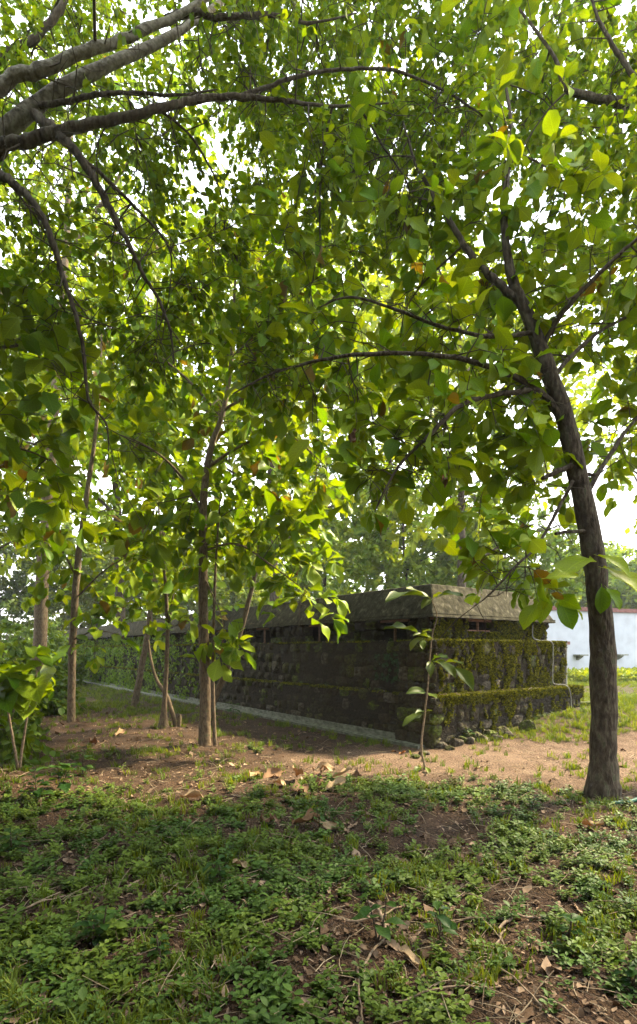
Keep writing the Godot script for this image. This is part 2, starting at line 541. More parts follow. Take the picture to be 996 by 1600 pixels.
# ---------------------------------------------------------------- scene
func _ready() -> void:
	rng.seed = 20240611
	nz.seed = 5; nz.frequency = 0.02; nz.fractal_octaves = 3
	nz2.seed = 8; nz2.frequency = 0.01; nz2.fractal_octaves = 4

	var cam := Camera3D.new()
	cam.name = "camera"
	cam.projection = Camera3D.PROJECTION_FRUSTUM
	cam.near = 0.1
	cam.size = 2.0 * 800.0 / FPX * 0.1
	cam.frustum_offset = Vector2(0, 215.0 / FPX * 0.1)
	cam.far = 400.0
	cam.position = Vector3(0, EYE, 0)
	add_child(cam)
	cam.current = true

	var env := Environment.new()
	env.background_mode = Environment.BG_SKY
	var sky_mat := ProceduralSkyMaterial.new()
	sky_mat.sky_top_color = Color(0.93, 0.96, 1.0)
	sky_mat.sky_horizon_color = Color(1.0, 0.99, 0.96)
	sky_mat.sky_curve = 0.2
	sky_mat.ground_bottom_color = lin(.05, .05, .03)
	sky_mat.ground_horizon_color = lin(.10, .10, .06)
	sky_mat.sky_energy_multiplier = 1.0
	sky_mat.sun_angle_max = 40.0
	sky_mat.sun_curve = 0.12
	var sky := Sky.new()
	sky.sky_material = sky_mat
	env.sky = sky
	env.background_energy_multiplier = 1.0
	env.tonemap_mode = Environment.TONE_MAPPER_LINEAR
	env.fog_enabled = true
	env.fog_light_color = Color(0.93, 0.96, 1.0)
	env.fog_density = 0.0009
	env.tonemap_exposure = 5.5
	env.sdfgi_enabled = true
	env.ssao_enabled = true
	env.ssil_enabled = true
	var we := WorldEnvironment.new()
	we.name = "world_environment"
	we.environment = env
	add_child(we)

	var sun := DirectionalLight3D.new()
	sun.name = "sun"
	sun.light_energy = 1.5
	sun.light_angular_distance = 5.0
	sun.light_color = Color(1.0, 0.93, 0.78)
	sun.shadow_enabled = true
	sun.position = Vector3(20, 20, -10)
	add_child(sun)
	sun.look_at_from_position(Vector3(0.75, 0.85, -0.42) * 30.0, Vector3.ZERO)

	materials()
	leaf_library()
	build_ground()
	build_house()
	build_white_wall()
	build_trees()
	build_far_trees()
	build_understorey()
	build_cover()
	build_small()

# ---------------------------------------------------------------- ground
func path_mask(x: float, d: float) -> float:
	var q := Vector2(x, d) - UMB
	var c := 7.75 + 0.25 * sin(x * 0.9) + maxf(0.0, -x - 0.8) * 0.55
	var half := 0.85 + 0.22 * maxf(0.0, x)
	var m := 1.0 - sstep(half * 0.35, half * 1.5, absf(d - c) + 0.7 * nz.get_noise_2d(x * 60, d * 60) + 0.3 * nz.get_noise_2d(x * 240, d * 240))
	m *= sstep(-1.1, 0.3, x + 0.7 * nz.get_noise_2d(x * 30 + 300, d * 30))
	return m

func build_ground() -> void:
	var xs := PackedFloat32Array(); var ds := PackedFloat32Array()
	var x := -6.0
	while x <= 6.0:
		xs.append(x); x += 0.06
	var st := 0.1
	while x < 90.0:
		xs.append(x); x += st; st *= 1.18
	xs.append(90.0)
	var left := PackedFloat32Array()
	x = -6.06; st = 0.1
	while x > -90.0:
		left.append(x); x -= st; st *= 1.18
	left.append(-90.0)
	left.reverse()
	left.append_array(xs); xs = left
	var d := -40.0
	for k in [-40.0, -25.0, -15.0, -8.0, -4.0, -2.0, -1.0, 0.0, 0.6, 1.1]: ds.append(k)
	d = 1.4
	while d < 12.0:
		ds.append(d); d += 0.06
	st = 0.1
	while d < 180.0:
		ds.append(d); d += st; st *= 1.14
	ds.append(180.0)
	var mb := MB.new()
	mb.colored = true
	var soil := Color(.16, .10, .068); var soil2 := Color(.28, .20, .14); var lit := Color(.06, .037, .022); var grassy := Color(.08, .075, .028)
	for j in ds.size():
		for i in xs.size():
			var px := xs[i]; var pd := ds[j]
			var m := path_mask(px, pd)
			var n1 := nz.get_noise_2d(px * 120, pd * 120) * 0.5 + 0.5
			var c := lit.lerp(Color(.13, .08, .05), clampf(n1 * 1.4 - 0.3, 0, 1))
			c = c.lerp(soil.lerp(soil2, n1), m)
			var far := sstep(9.5, 11.5, pd) * sstep(1.5, 3.0, px) + 0.55 * sstep(12.0, 17.0, pd) * sstep(-2.0, -4.0, px)
			c = c.lerp(grassy, clampf(far, 0, 1) * (0.6 + 0.4 * n1))
			mb.pt(Vector3(px, ground(px, pd), -pd), c)
	var w := xs.size()
	for j in ds.size() - 1:
		for i in w - 1:
			var a := j * w + i
			mb.quad(a, a + w, a + w + 1, a + 1)
	var g := part("ground", mb.mesh(), M.ground, self)
	g.set_meta("kind", "structure")
	g.set_meta("label", "bare reddish earth and leaf litter under the trees")

# ---------------------------------------------------------------- stone building
func block_meshes() -> Array:
	var out := []
	for v in 8:
		var mb := MB.new()
		var n := 4
		var front := []
		for j in n:
			for i in n:
				var x := i / float(n - 1) - 0.5; var y := j / float(n - 1) - 0.5
				var edge := maxf(absf(x), absf(y)) * 2.0
				var z := 0.5 - 0.28 * pow(edge, 4.0) + rf(-0.2, 0.2)
				var jx := rf(-.05, .05); var jy := rf(-.05, .05)
				if (i == 0 or i == n - 1) and (j == 0 or j == n - 1):
					x *= rf(0.84, 0.95); y *= rf(0.84, 0.95)
				front.append(mb.pt(Vector3(x + jx * (1.0 - edge * 0.6), y + jy * (1.0 - edge * 0.6), z)))
		for j in n - 1:
			for i in n - 1:
				mb.quad(front[j * n + i], front[(j + 1) * n + i], front[(j + 1) * n + i + 1], front[j * n + i + 1])
		var ring := []
		for i in n: ring.append(front[i])
		for j in range(1, n): ring.append(front[j * n + n - 1])
		for i in range(n - 2, -1, -1): ring.append(front[(n - 1) * n + i])
		for j in range(n - 2, 0, -1): ring.append(front[j * n])
		var back := []
		for r in ring:
			var p := mb.v[r]
			back.append(mb.pt(Vector3(p.x, p.y, -0.5)))
		for k in ring.size():
			var k2 := (k + 1) % ring.size()
			mb.quad(ring[k], ring[k2], back[k2], back[k])
		out.append(mb.mesh())
	return out

var blocks := []
var spare := []   # blocks past the nearest 300
var stones := []  # [distance, transform, kind]

func course(p0: Vector3, p1: Vector3, outw: Vector3, y0: float, y1: float, rows: int, wmin: float, wmax: float, kinds: Callable, batter := 0.0, depth := 0.14) -> void:
	# lays rough blocks along p0 -> p1 (local to the building), faces looking along outw
	var along := (p1 - p0).normalized(); var ln := p0.distance_to(p1)
	var hs := []
	var tot := 0.0
	for r in rows:
		hs.append(rf(0.75, 1.3)); tot += hs[-1]
	var yy := y0
	for r in rows:
		var rh: float = hs[r] / tot * (y1 - y0)
		var s := -rf(0.0, 0.1)
		while s < ln - 0.02:
			var w := minf(rf(wmin, wmax) * (1.0 if rng.randf() < 0.8 else 0.6), ln - s)
			if ln - s - w < wmin * 0.5: w = ln - s
			var hh := rh * rf(0.9, 1.14)
			var mid := yy + rh * 0.5 + rf(-0.02, 0.02)
			var s2 := maxf(s, 0.0)
			var c := p0 + along * ((s2 + s + w) * 0.5) + Vector3(0, mid, 0) + outw * (rf(-0.03, 0.012) - batter * mid - depth * 0.5)
			var bas := Basis(Vector3.UP.cross(outw), Vector3.UP, outw) * Basis(Vector3(0, 0, 1), rf(-0.09, 0.09)) * Basis(Vector3(0, 1, 0), rf(-0.06, 0.06))
			bas = Basis(bas.x * ((s + w - s2) * 1.02), bas.y * hh, bas.z * depth)
			stones.append([c, Transform3D(bas, c), kinds.call(c)])
			s += w
		yy += rh

func build_house() -> void:
	var base := Vector3(UMB.x, 0, -UMB.y)
	var h := thing("stone_building", "long low mossy stone building with two stepped tiers and a sloped concrete roof", "building", base)
	h.rotation.y = atan2(0.594, 0.8046)
	blocks = block_meshes()
	var LEN := 31.0; var WID := 4.63
	var core := MB.new()
	core.box(Vector3(0.09, -0.3, -0.9), Vector3(WID - 0.06, 0.82, -0.03))
	core.box(Vector3(0.15, -0.3, -LEN + 0.06), Vector3(WID - 0.06, 0.815, -0.9))
	core.box(Vector3(0.20, 0.80, -0.9), Vector3(WID - 0.25, 1.745, -0.29))
	core.box(Vector3(0.36, 0.80, -LEN + 0.3), Vector3(WID - 0.25, 1.74, -0.9))
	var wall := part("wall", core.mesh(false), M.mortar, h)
	var X := Vector3(1, 0, 0); var Z := Vector3(0, 0, 1)
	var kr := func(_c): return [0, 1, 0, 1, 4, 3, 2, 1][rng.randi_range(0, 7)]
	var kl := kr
	# gable end, lower and upper tier
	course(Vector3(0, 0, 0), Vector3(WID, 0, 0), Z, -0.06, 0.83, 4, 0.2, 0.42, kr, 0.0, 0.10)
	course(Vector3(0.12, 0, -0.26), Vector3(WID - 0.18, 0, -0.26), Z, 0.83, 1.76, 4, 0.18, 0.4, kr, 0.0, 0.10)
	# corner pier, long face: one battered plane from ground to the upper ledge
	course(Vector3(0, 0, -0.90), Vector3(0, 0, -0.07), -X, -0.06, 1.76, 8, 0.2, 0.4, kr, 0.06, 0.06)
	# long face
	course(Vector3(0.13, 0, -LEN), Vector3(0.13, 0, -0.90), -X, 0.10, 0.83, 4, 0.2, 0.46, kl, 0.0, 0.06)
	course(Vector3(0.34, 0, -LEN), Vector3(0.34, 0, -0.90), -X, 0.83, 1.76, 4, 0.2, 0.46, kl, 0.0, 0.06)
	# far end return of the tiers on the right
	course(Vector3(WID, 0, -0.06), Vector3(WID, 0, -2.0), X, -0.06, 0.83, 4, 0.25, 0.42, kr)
	# raised storey under the roof: piers between openings
	var gaps_end := [[0.55, 0.86], [1.55, 2.32]]
	var gaps_side := []
	var s := 1.3
	while s < LEN - 2.0:
		gaps_side.append([s, s + 0.75]); s += 2.45
	var e0 := 0.50; var e1 := WID - 0.42
	var pos := e0
	for g in gaps_end + [[e1, e1]]:
		if g[0] > pos: course(Vector3(pos, 0, -0.52), Vector3(g[0], 0, -0.52), Z, 1.76, 2.18, 2, 0.2, 0.4, kr, 0.0, 0.2)
		pos = g[1]
	course(Vector3(0.86, 0, -0.54), Vector3(1.0, 0, -0.54), Z, 1.76, 2.18, 2, 0.14, 0.2, kr, 0.0, 0.16)
	course(Vector3(1.55, 0, -0.52), Vector3(2.32, 0, -0.52), Z, 1.76, 1.93, 1, 0.2, 0.4, kr, 0.0, 0.2)
	pos = 0.55
	for g in gaps_side + [[LEN - 0.4, LEN - 0.4]]:
		course(Vector3(0.66, 0, -g[0]), Vector3(0.66, 0, -pos), -X, 1.76, 2.18, 2, 0.2, 0.42, kl, 0.0, 0.2)
		pos = g[1]
	# nearest 300 stones are parts of the wall, the rest one mass
	var inv := h.transform
	stones.sort_custom(func(a, b): return (inv * a[0]).length() < (inv * b[0]).length())
	var rest := [[], [], [], [], []]
	for i in stones.size():
		var st: Array = stones[i]
		var bm: Mesh = blocks[rng.randi_range(0, 7)]
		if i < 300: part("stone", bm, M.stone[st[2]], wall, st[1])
		else: rest[st[2]].append([bm, st[1]])
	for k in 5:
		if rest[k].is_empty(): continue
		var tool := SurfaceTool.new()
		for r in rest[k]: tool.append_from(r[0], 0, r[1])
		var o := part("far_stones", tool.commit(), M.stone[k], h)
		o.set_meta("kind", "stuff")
	# windows with wooden posts
	for g in [[0.55, 0.86], [1.55, 2.32]]:
		var fm := MB.new()
		var c: float = (g[0] + g[1]) * 0.5
		fm.box(Vector3(g[0], 2.13, -0.66), Vector3(g[1], 2.175, -0.60))
		fm.box(Vector3(c - 0.015, 1.765, -0.66), Vector3(c + 0.015, 2.13, -0.62))
		var win := part("window", fm.mesh(false), M.wood, h)
		var bar := MB.new()
		bar.box(Vector3(g[0], 1.95, -0.655), Vector3(g[1], 1.972, -0.635))
		part("bar", bar.mesh(false), M.wood, win)
	for g in gaps_side:
		if g[0] > 20.0: break
		var fm := MB.new()
		var c: float = (g[0] + g[1]) * 0.5
		fm.box(Vector3(0.74, 2.13, -g[1]), Vector3(0.80, 2.175, -g[0]))
		fm.box(Vector3(0.76, 1.765, -c - 0.02), Vector3(0.80, 2.13, -c + 0.02))
		part("window", fm.mesh(false), M.wood, h)
	# added walls behind the openings block the sky, so the loft stays dark
	var inner := MB.new()
	inner.box(Vector3(2.2, 1.74, -LEN + 0.6), Vector3(2.4, 2.3, -2.6))
	inner.box(Vector3(0.95, 1.74, -1.5), Vector3(4.1, 2.18, -1.3))
	part("loft_blocker", inner.mesh(false), M.mortar, h)
	# roof: steep concrete skirt with rounded hips and a flat top
	var prof := [[0.0, 2.165], [0.0, 2.185], [0.02, 2.215], [0.33, 2.765], [0.355, 2.785], [0.46, 2.79]]
	var rb := MB.new()
	var rings := []
	for p in prof:
		var u0: float = 0.42 + p[0]; var u1: float = 4.30 - p[0]; var v0: float = 0.40 + p[0]; var v1: float = LEN - 0.35 - p[0]
		var c := 0.05
		var ring := []
		# corner points are doubled to round the hips; long sides get stations so the edge can sag a little
		var outl := []
		outl.append(Vector2(u0 + c, v0)); outl.append(Vector2((u0 + u1) * 0.5, v0)); outl.append(Vector2(u1 - c, v0))
		outl.append(Vector2(u1, v0 + c))
		for k in range(1, 16): outl.append(Vector2(u1, lerpf(v0, v1, k / 16.0)))
		outl.append(Vector2(u1, v1 - c)); outl.append(Vector2(u1 - c, v1)); outl.append(Vector2(u0 + c, v1)); outl.append(Vector2(u0, v1 - c))
		for k in range(15, 0, -1): outl.append(Vector2(u0, lerpf(v0, v1, k / 16.0)))
		outl.append(Vector2(u0, v0 + c)); outl.append(Vector2(u0 + c * 0.3, v0 + c * 0.3))
		for q in outl:
			var wob := 0.008 * nz.get_noise_2d(q.x * 30, q.y * 30)
			ring.append(rb.pt(Vector3(q.x, p[1] + wob, -q.y)))
		rings.append(ring)
	for k in prof.size() - 1:
		var n: int = rings[k].size()
		for i in n:
			var i2 := (i + 1) % n
			rb.quad(rings[k][i], rings[k + 1][i], rings[k + 1][i2], rings[k][i2])
	part("roof", rb.mesh(), M.concrete, h)
	var rt := MB.new()
	rt.box(Vector3(0.86, 2.60, -LEN + 0.79), Vector3(3.86, 2.785, -0.84))
	part("roof_slab", rt.mesh(false), M.concrete, h)
	var sof := MB.new()
	sof.box(Vector3(0.44, 2.19, -LEN + 0.4), Vector3(4.28, 2.23, -0.42))
	part("soffit", sof.mesh(false), M.concrete, h)
	# concrete band and drain edging along the long side
	var sk := MB.new()
	sk.box(Vector3(0.10, -0.1, -LEN), Vector3(0.22, 0.13, -0.905))
	part("concrete_band", sk.mesh(false), M.skirt, h)
	var ap := MB.new()
	ap.box(Vector3(-0.16, -0.1, -LEN), Vector3(0.098, 0.045, -0.2))
	part("apron", ap.mesh(false), M.skirt, h)
	# conduit running down the gable end
	var cp := MB.new()
	var route := [Vector3(3.55, 2.10, -0.49), Vector3(3.55, 1.86, -0.49), Vector3(3.66, 1.79, -0.42), Vector3(3.80, 1.75, -0.22), Vector3(3.83, 1.45, -0.215), Vector3(3.82, 1.05, -0.215), Vector3(3.84, 0.90, -0.19), Vector3(3.98, 0.875, -0.03), Vector3(4.03, 0.72, 0.045), Vector3(4.08, 0.25, 0.045)]
	var rr := []
	for q in route: rr.append(0.011)
	var sc := smooth_curve(route, rr, 5)
	cp.tube(sc[0], sc[1], 8)
	part("conduit_pipe", cp.mesh(), M.pipe, h)
	var dp := MB.new()
	dp.tube([Vector3(WID - 0.15, 0.84, -0.30), Vector3(WID - 0.15, 1.78, -0.30)], [0.028, 0.028], 10)
	part("downpipe", dp.mesh(), M.pipe, h)
	# moss on ledges and on the gable end
	var mx := [[], [], []]; var mc := [[], [], []]
	var put := func(p: Vector3, nrm: Vector3, s: float, bright: float):
		var k := rng.randi_range(0, 2)
		var b := frame((nrm.cross(rv())).normalized(), nrm)
		mx[k].append(Transform3D(b.scaled(Vector3.ONE * s), p))
		mc[k].append(Color(.03, .034, .005).lerp(Color(.25, .25, .01), pow(rng.randf(), 1.3)))
	for i in 5200:
		put.call(Vector3(rf(0.1, WID), 0.815 + rf(0, .02), -rf(-0.02, 0.30)), Vector3.UP, rf(.018, .036), 1.0)
	for i in 4200:
		put.call(Vector3(rf(0.15, WID - 0.2), 1.745 + rf(0, .02), -rf(0.24, 0.54)), Vector3.UP, rf(.018, .034), 0.9)
	for i in 9000:
		var v := 0.9 + 26.0 * pow(rng.randf(), 1.6)
		if nz.get_noise_2d(v * 55, 3.0) + 0.5 * nz.get_noise_2d(v * 300, 9.0) < -0.12: continue
		put.call(Vector3(rf(0.09, 0.36), 0.815 + rf(0, .015), -v), Vector3.UP, rf(.018, .036) * (1.0 + v * 0.03), 0.75)
		v = 0.9 + 26.0 * pow(rng.randf(), 1.6)
		if nz.get_noise_2d(v * 55, 300.0) + 0.5 * nz.get_noise_2d(v * 300, 90.0) < -0.05: continue
		put.call(Vector3(rf(0.30, 0.42), 1.742 + rf(0, .015), -v), Vector3.UP, rf(.016, .032) * (1.0 + v * 0.03), 0.7)
	for i in 64000:
		var u := rf(0.05, WID); var y := rf(0.0, 2.15)
		var upr := y > 0.83
		var f := 0.8 * nz.get_noise_2d(u * 150, y * 70) + 0.7 * nz.get_noise_2d(u * 520, y * 210) + 0.15 * sstep(0.5, 1.8, u) + (0.22 if (y > 0.7 and y < 0.84) or y > 1.66 else 0.0)
		if y < 0.66: f -= 0.22
		if f < 0.2: continue
		if upr and (u < 0.12 or u > WID - 0.2): continue
		if y > 1.78 and (u < 0.6 or u > 4.1 or (u > 1.5 and u < 2.35 and y > 1.93)): continue
		put.call(Vector3(u, y, -(0.52 if y > 1.76 else (0.26 if upr else 0.0)) + rf(-0.035, 0.005)), Vector3(0, 0.25, 1).normalized(), rf(.012, .040), clampf(f * 1.1 - 0.1, 0.0, 1.0))
	for k in 3: multi("moss" if k == 0 else "moss_%03d" % k, L.moss[k], M.moss, mx[k], mc[k], h)
	# creeper over the far part of the long side
	var iv := thing("wall_creeper", "bright green creeper covering the far half of the stone building's long side", "creeper", Vector3.ZERO)
	var ix := []; var ic := []
	for i in 26000:
		var v := rf(5.5, 31.0); var y := rf(0.05, 2.15)
		var den := sstep(8.0, 15.0, v + 5.0 * nz.get_noise_2d(v * 18, y * 18)) 
		if rng.randf() > den * (0.55 + nz.get_noise_2d(v * 60, y * 60) * 1.2): continue
		var u := 0.11 if y < 0.83 else (0.32 if y < 1.76 else 0.64)
		var p: Vector3 = h.transform * Vector3(u - rf(0.0, 0.07), y, -v)
		var nn: Vector3 = h.transform.basis * Vector3(-1, 0.5, 0)
		ix.append(Transform3D(frame((Vector3.DOWN + rv() * 0.8).normalized(), nn + rv() * 0.5).scaled(Vector3.ONE * rf(.06, .11)), p))
		ic.append(Color(.09, .17, .02).lerp(Color(.19, .30, .03), rng.randf()))
	multi("foliage", L.small[0], M.leaf_plain, ix, ic, iv)
	var qx := []; var qc := []
	for i in 420:
		var v := rf(0.5, 14.0)
		var p := Vector3(rf(0.17, 0.34), 0.845, -v)
		match i % 4:
			1: p = Vector3(rf(0.38, 0.6), 1.77, -v)
			2: p = Vector3(rf(0.2, 4.4), 0.85, -rf(0.02, 0.25))
			3: p = Vector3(rf(0.3, 4.3), 1.775, -rf(0.28, 0.5))
		qx.append(Transform3D(frame(Vector3(rf(-1, 1), rf(-.3, .3), rf(-1, 1)), Vector3.UP + rv() * 0.5).scaled(Vector3.ONE * rf(.03, .10)), h.transform * p))
		qc.append(Color(.07, .045, .03).lerp(Color(.26, .2, .15), rng.randf()))
	multi("ledge_litter", L.litter[1], M.litter, qx, qc, self).set_meta("label", "dry leaves lying on the stone ledges")
	# little ferns and weeds rooted on the ledges and in the joints
	var fx := []; var fc := []
	for i in 170:
		var v := rf(1.0, 14.0)
		var up := rng.randf() < 0.6
		var p: Vector3 = h.transform * Vector3(0.36 if up else rf(0.14, 0.3), 1.75 if up else 0.83, -v)
		if nz.get_noise_2d(v * 90, 7.0 if up else 90.0) < 0.02: continue
		fx.append(Transform3D(Basis(Vector3.UP, rf(0, TAU)).scaled(Vector3.ONE * rf(.05, .11)), p)); fc.append(Color(.06, .12, .02))
	for i in 90:
		var p: Vector3 = h.transform * Vector3(0.32, 1.30 + rf(-.28, .22), -1.35 - rf(-.4, .4))
		fx.append(Transform3D(frame(Vector3.DOWN + rv(), h.transform.basis * Vector3(-1, 0, 0)).scaled(Vector3.ONE * rf(.05, .09)), p)); fc.append(Color(.03, .07, .025))
	multi("ledge_weeds", L.herb[1], M.herb, fx, fc, self).set_meta("label", "small weeds and ferns rooted on the stone ledges")

func build_white_wall() -> void:
	var p := at(910, 1050, 24.5)
	var w := thing("boundary_wall", "white plastered boundary wall with dark red coping behind the right tree", "wall", Vector3(p.x, 0.2, p.z))
	w.rotation.y = deg_to_rad(22.0)
	var a := MB.new(); a.box(Vector3(-7, -0.3, -0.12), Vector3(16, 3.12, 0.12))
	part("wall_panel", a.mesh(false), M.plaster, w)
	var c := MB.new(); c.box(Vector3(-7.1, 3.12, -0.2), Vector3(16.1, 3.30, 0.2))
	part("coping", c.mesh(false), M.maroon, w)
	for x in [-0.2 + 0.65, 4.6, -4.0]:
		var s := MB.new(); s.box(Vector3(x - 0.05, -0.2, 0.12), Vector3(x + 0.05, 3.115, 0.15))
		part("stripe", s.mesh(false), M.maroon, w)
	var sl := MB.new(); sl.box(Vector3(-2.0, 1.62, 0.12), Vector3(-0.95, 1.76, 0.22))
	part("sill", sl.mesh(false), M.maroon, w)
	for x in [-0.42, 2.05]:
		var b := MB.new()
		b.box(Vector3(x - 0.25, 1.13, 0.12), Vector3(x + 0.25, 1.185, 0.5))
		var br := part("bracket", b.mesh(false), M.skirt, w)
		var k := MB.new()
		var s0 := k.v.size()
		for zz in [x - 0.07, x + 0.07]:
			k.pt(Vector3(zz, 1.128, 0.12)); k.pt(Vector3(zz, 1.128, 0.42)); k.pt(Vector3(zz, 1.03, 0.30)); k.pt(Vector3(zz, 0.93, 0.12))
		k.quad(0, 1, 2, 3); k.quad(7, 6, 5, 4)
		for i in 4: k.quad(i, i + 4, (i + 1) % 4 + 4, (i + 1) % 4)
		part("corbel", k.mesh(false), M.skirt, br)
	# low golden hedge in two beds before it
	for row in 2:
		var hd := thing("low_hedge", ["clipped yellow-green hedge bed at the foot of the white wall", "nearer yellow-green hedge bed bordering the grass before the white wall"][row], "hedge", Vector3(p.x, 0.3, p.z))
		hd.rotation.y = w.rotation.y
		var hx := []; var hc := []
		for i in 6000:
			var q := Vector3(rf(-3.5, 9.0), 0, (0.7 if row == 0 else 3.0) + rf(-.45, .45))
			q.y = rf(0.0, 0.40 + 0.12 * nz.get_noise_2d(q.x * 60, q.z * 60))
			hx.append(Transform3D(frame(rv() + Vector3(0, 0.4, 0.2), Vector3.UP + rv() * 0.5).scaled(Vector3.ONE * rf(.10, .17)), q))
			hc.append(Color(.11, .19, .02).lerp(Color(.24, .29, .03), rng.randf()))
		multi("foliage", L.small[1], M.leaf_plain, hx, hc, hd)
		var sm := MB.new()
		for i in 30:
			var q := Vector3(rf(-3.4, 8.8), -0.1, (0.7 if row == 0 else 3.0) + rf(-.3, .3))
			sm.tube([q, q + Vector3(rf(-.1, .1), 0.4, rf(-.1, .1))], [0.012, 0.006], 4)
		part("stems", sm.mesh(), M.twig, hd).set_meta("kind", "stuff")

# ---------------------------------------------------------------- trees near and middle
func teak_spec(c0: Color, c1: Color, s0: float, s1: float, droop := 0.35, tilt := 0.75) -> Dictionary:
	return {"mesh": L.teak, "c0": c0, "c1": c1, "size": [s0, s1], "droop": droop, "tilt": tilt, "odd": 0.02, "odd_c": Color(.22, .15, .03)}

func small_spec(c0: Color, c1: Color, s0: float, s1: float, droop := 0.3, tilt := 0.8) -> Dictionary:
	return {"mesh": L.small, "c0": c0, "c1": c1, "size": [s0, s1], "droop": droop, "tilt": tilt}

func foot(x: float, d: float) -> Vector3:
	var p := at(x, 1015, d)
	return Vector3(p.x, ground(p.x, d) - 0.05, p.z)

func build_trees() -> void:
	# --- the large-leaved tree on the right
	var t := tree("teak_tree", "tall dark-trunked teak tree leaning left beside the path, in front of white wall", "tree", foot(942, 5.97), M.bark, teak_spec(Color(.15, .31, .012), Color(.34, .46, .016), .10, .31))
	limb(t, [foot(942, 5.97) + Vector3(0, -0.1, 0), [942, 1230, 5.97], [943, 1190, 5.97], [944, 1100, 5.97], [940, 980, 5.95], [926, 860, 5.95], [906, 755, 5.95], [880, 645, 5.95], [852, 565, 5.95], [826, 495, 6.0], [803, 445, 6.05], [793, 395, 6.1], [788, 340, 6.2], [792, 280, 6.4], [800, 210, 6.6], [790, 130, 6.9]], [.205, .178, .142, .132, .122, .115, .106, .095, .083, .07, .056, .046, .04, .034, .026, .015], "trunk", 18, 0.13)
	limb(t, [[874, 648, 5.93], [836, 606, 5.85], [762, 571, 5.6], [690, 556, 5.45], [600, 552, 5.3], [515, 560, 5.25], [430, 582, 5.25], [365, 615, 5.2]], [.045, .036, .028, .024, .02, .017, .013, .007])
	limb(t, [[838, 608, 5.86], [775, 617, 5.6], [720, 633, 5.4], [672, 680, 5.25], [628, 722, 5.15], [602, 765, 5.1], [586, 800, 5.1]], [.032, .026, .023, .019, .014, .01, .005])
	limb(t, [[895, 752, 5.9], [868, 803, 5.7], [840, 852, 5.5], [805, 886, 5.35], [766, 928, 5.25], [742, 946, 5.2]], [.02, .017, .014, .012, .009, .004])
	limb(t, [[848, 545, 5.95], [868, 505, 5.9], [900, 465, 5.8], [945, 420, 5.7], [996, 374, 5.6], [1080, 320, 5.5]], [.034, .028, .024, .021, .018, .01])
	limb(t, [[810, 470, 6.03], [770, 435, 6.1], [737, 400, 6.2], [703, 345, 6.3], [680, 308, 6.4], [650, 255, 6.5], [630, 190, 6.6]], [.045, .04, .036, .03, .026, .018, .01])
	limb(t, [[836, 520, 5.97], [762, 526, 5.75], [690, 510, 5.6], [620, 484, 5.5], [548, 464, 5.4], [500, 480, 5.3]], [.026, .022, .018, .015, .011, .006])
	limb(t, [[912, 780, 5.95], [960, 700, 6.3], [1010, 640, 6.6], [1090, 590, 6.8]], [.03, .024, .018, .01])
	limb(t, [[862, 590, 5.95], [910, 540, 6.3], [960, 505, 6.6], [1040, 470, 7.0]], [.028, .022, .018, .01])
	limb(t, [[918, 830, 5.9], [890, 831, 5.8], [868, 834, 5.75]], [.024, .019, .016], "stub", 8)
	limb(t, [[893, 728, 5.9], [868, 738, 5.8], [848, 748, 5.75]], [.034, .027, .022], "stub", 8)
	limb(t, [[918, 742, 5.93], [936, 741, 5.93]], [.022, .017], "stub", 8)
	fill(t, 380, 860, 490, 650, 5.4, 7.8, 58, .42, 4, 4)
	fill(t, 560, 720, 640, 790, 5.0, 6.2, 15, .30, 4, 3)
	fill(t, 690, 880, 640, 800, 5.6, 7.4, 18, .34, 4, 4)
	fill(t, 740, 880, 790, 930, 5.1, 5.9, 10, .24, 3, 4)
	fill(t, 420, 1040, 190, 500, 5.8, 9.0, 105, .45, 4, 5)
	fill(t, 900, 1100, 380, 740, 6.4, 8.6, 46, .42, 4, 5)
	fill(t, 520, 1000, -100, 260, 7.0, 9.6, 84, .45, 4, 5)
	# shoot from the trunk
	add_leaf(t, 928, 866, 5.7, 990, 886, 5.4, 0.9, Vector3(0.1, 1, 0.5))
	add_leaf(t, 925, 872, 5.8, 878, 880, 5.2, 0.7, Vector3(0, 1, 0.2))
	add_leaf(t, 935, 885, 5.75, 1010, 905, 5.3, 0.9, Vector3(0, 1, 0.3))
	add_leaf(t, 940, 912, 5.8, 944, 955, 5.72, 1.0, Vector3(0, 0.2, 1))
	add_leaf(t, 945, 915, 5.78, 975, 945, 5.6, 0.9, Vector3(0.2, 0.6, 0.7))
	finish(t, 300)

	# --- the big spreading tree whose limbs enter at the upper left
	t = tree("spreading_tree", "big old tree with pale grey spreading limbs and drooping small-leaved branches at upper left", "tree", foot(-170, 5.6), M.bark_grey, small_spec(Color(.12, .26, .013), Color(.29, .42, .018), .06, .105))
	limb(t, [foot(-170, 5.6), [-168, 1100, 5.6], [-160, 900, 5.6], [-150, 700, 5.6], [-140, 500, 5.6], [-120, 360, 5.6], [-60, 275, 5.5], [0, 213, 5.4], [40, 178, 5.35], [90, 142, 5.4], [160, 106, 5.5], [220, 80, 5.7], [270, 55, 5.9], [330, 15, 6.2], [400, -40, 6.6]], [.42, .36, .33, .31, .28, .18, .105, .088, .08, .07, .06, .05, .044, .034, .02], "trunk", 18, 0.14)
	limb(t, [[-125, 370, 5.6], [-70, 230, 5.3], [0, 132, 5.2], [60, 110, 5.2], [150, 76, 5.3], [230, 46, 5.5], [320, 0, 5.8], [400, -60, 6.1]], [.11, .075, .062, .056, .048, .04, .03, .014], "limb", 14)
	var keep := t.bark
	t.bark = M.bark
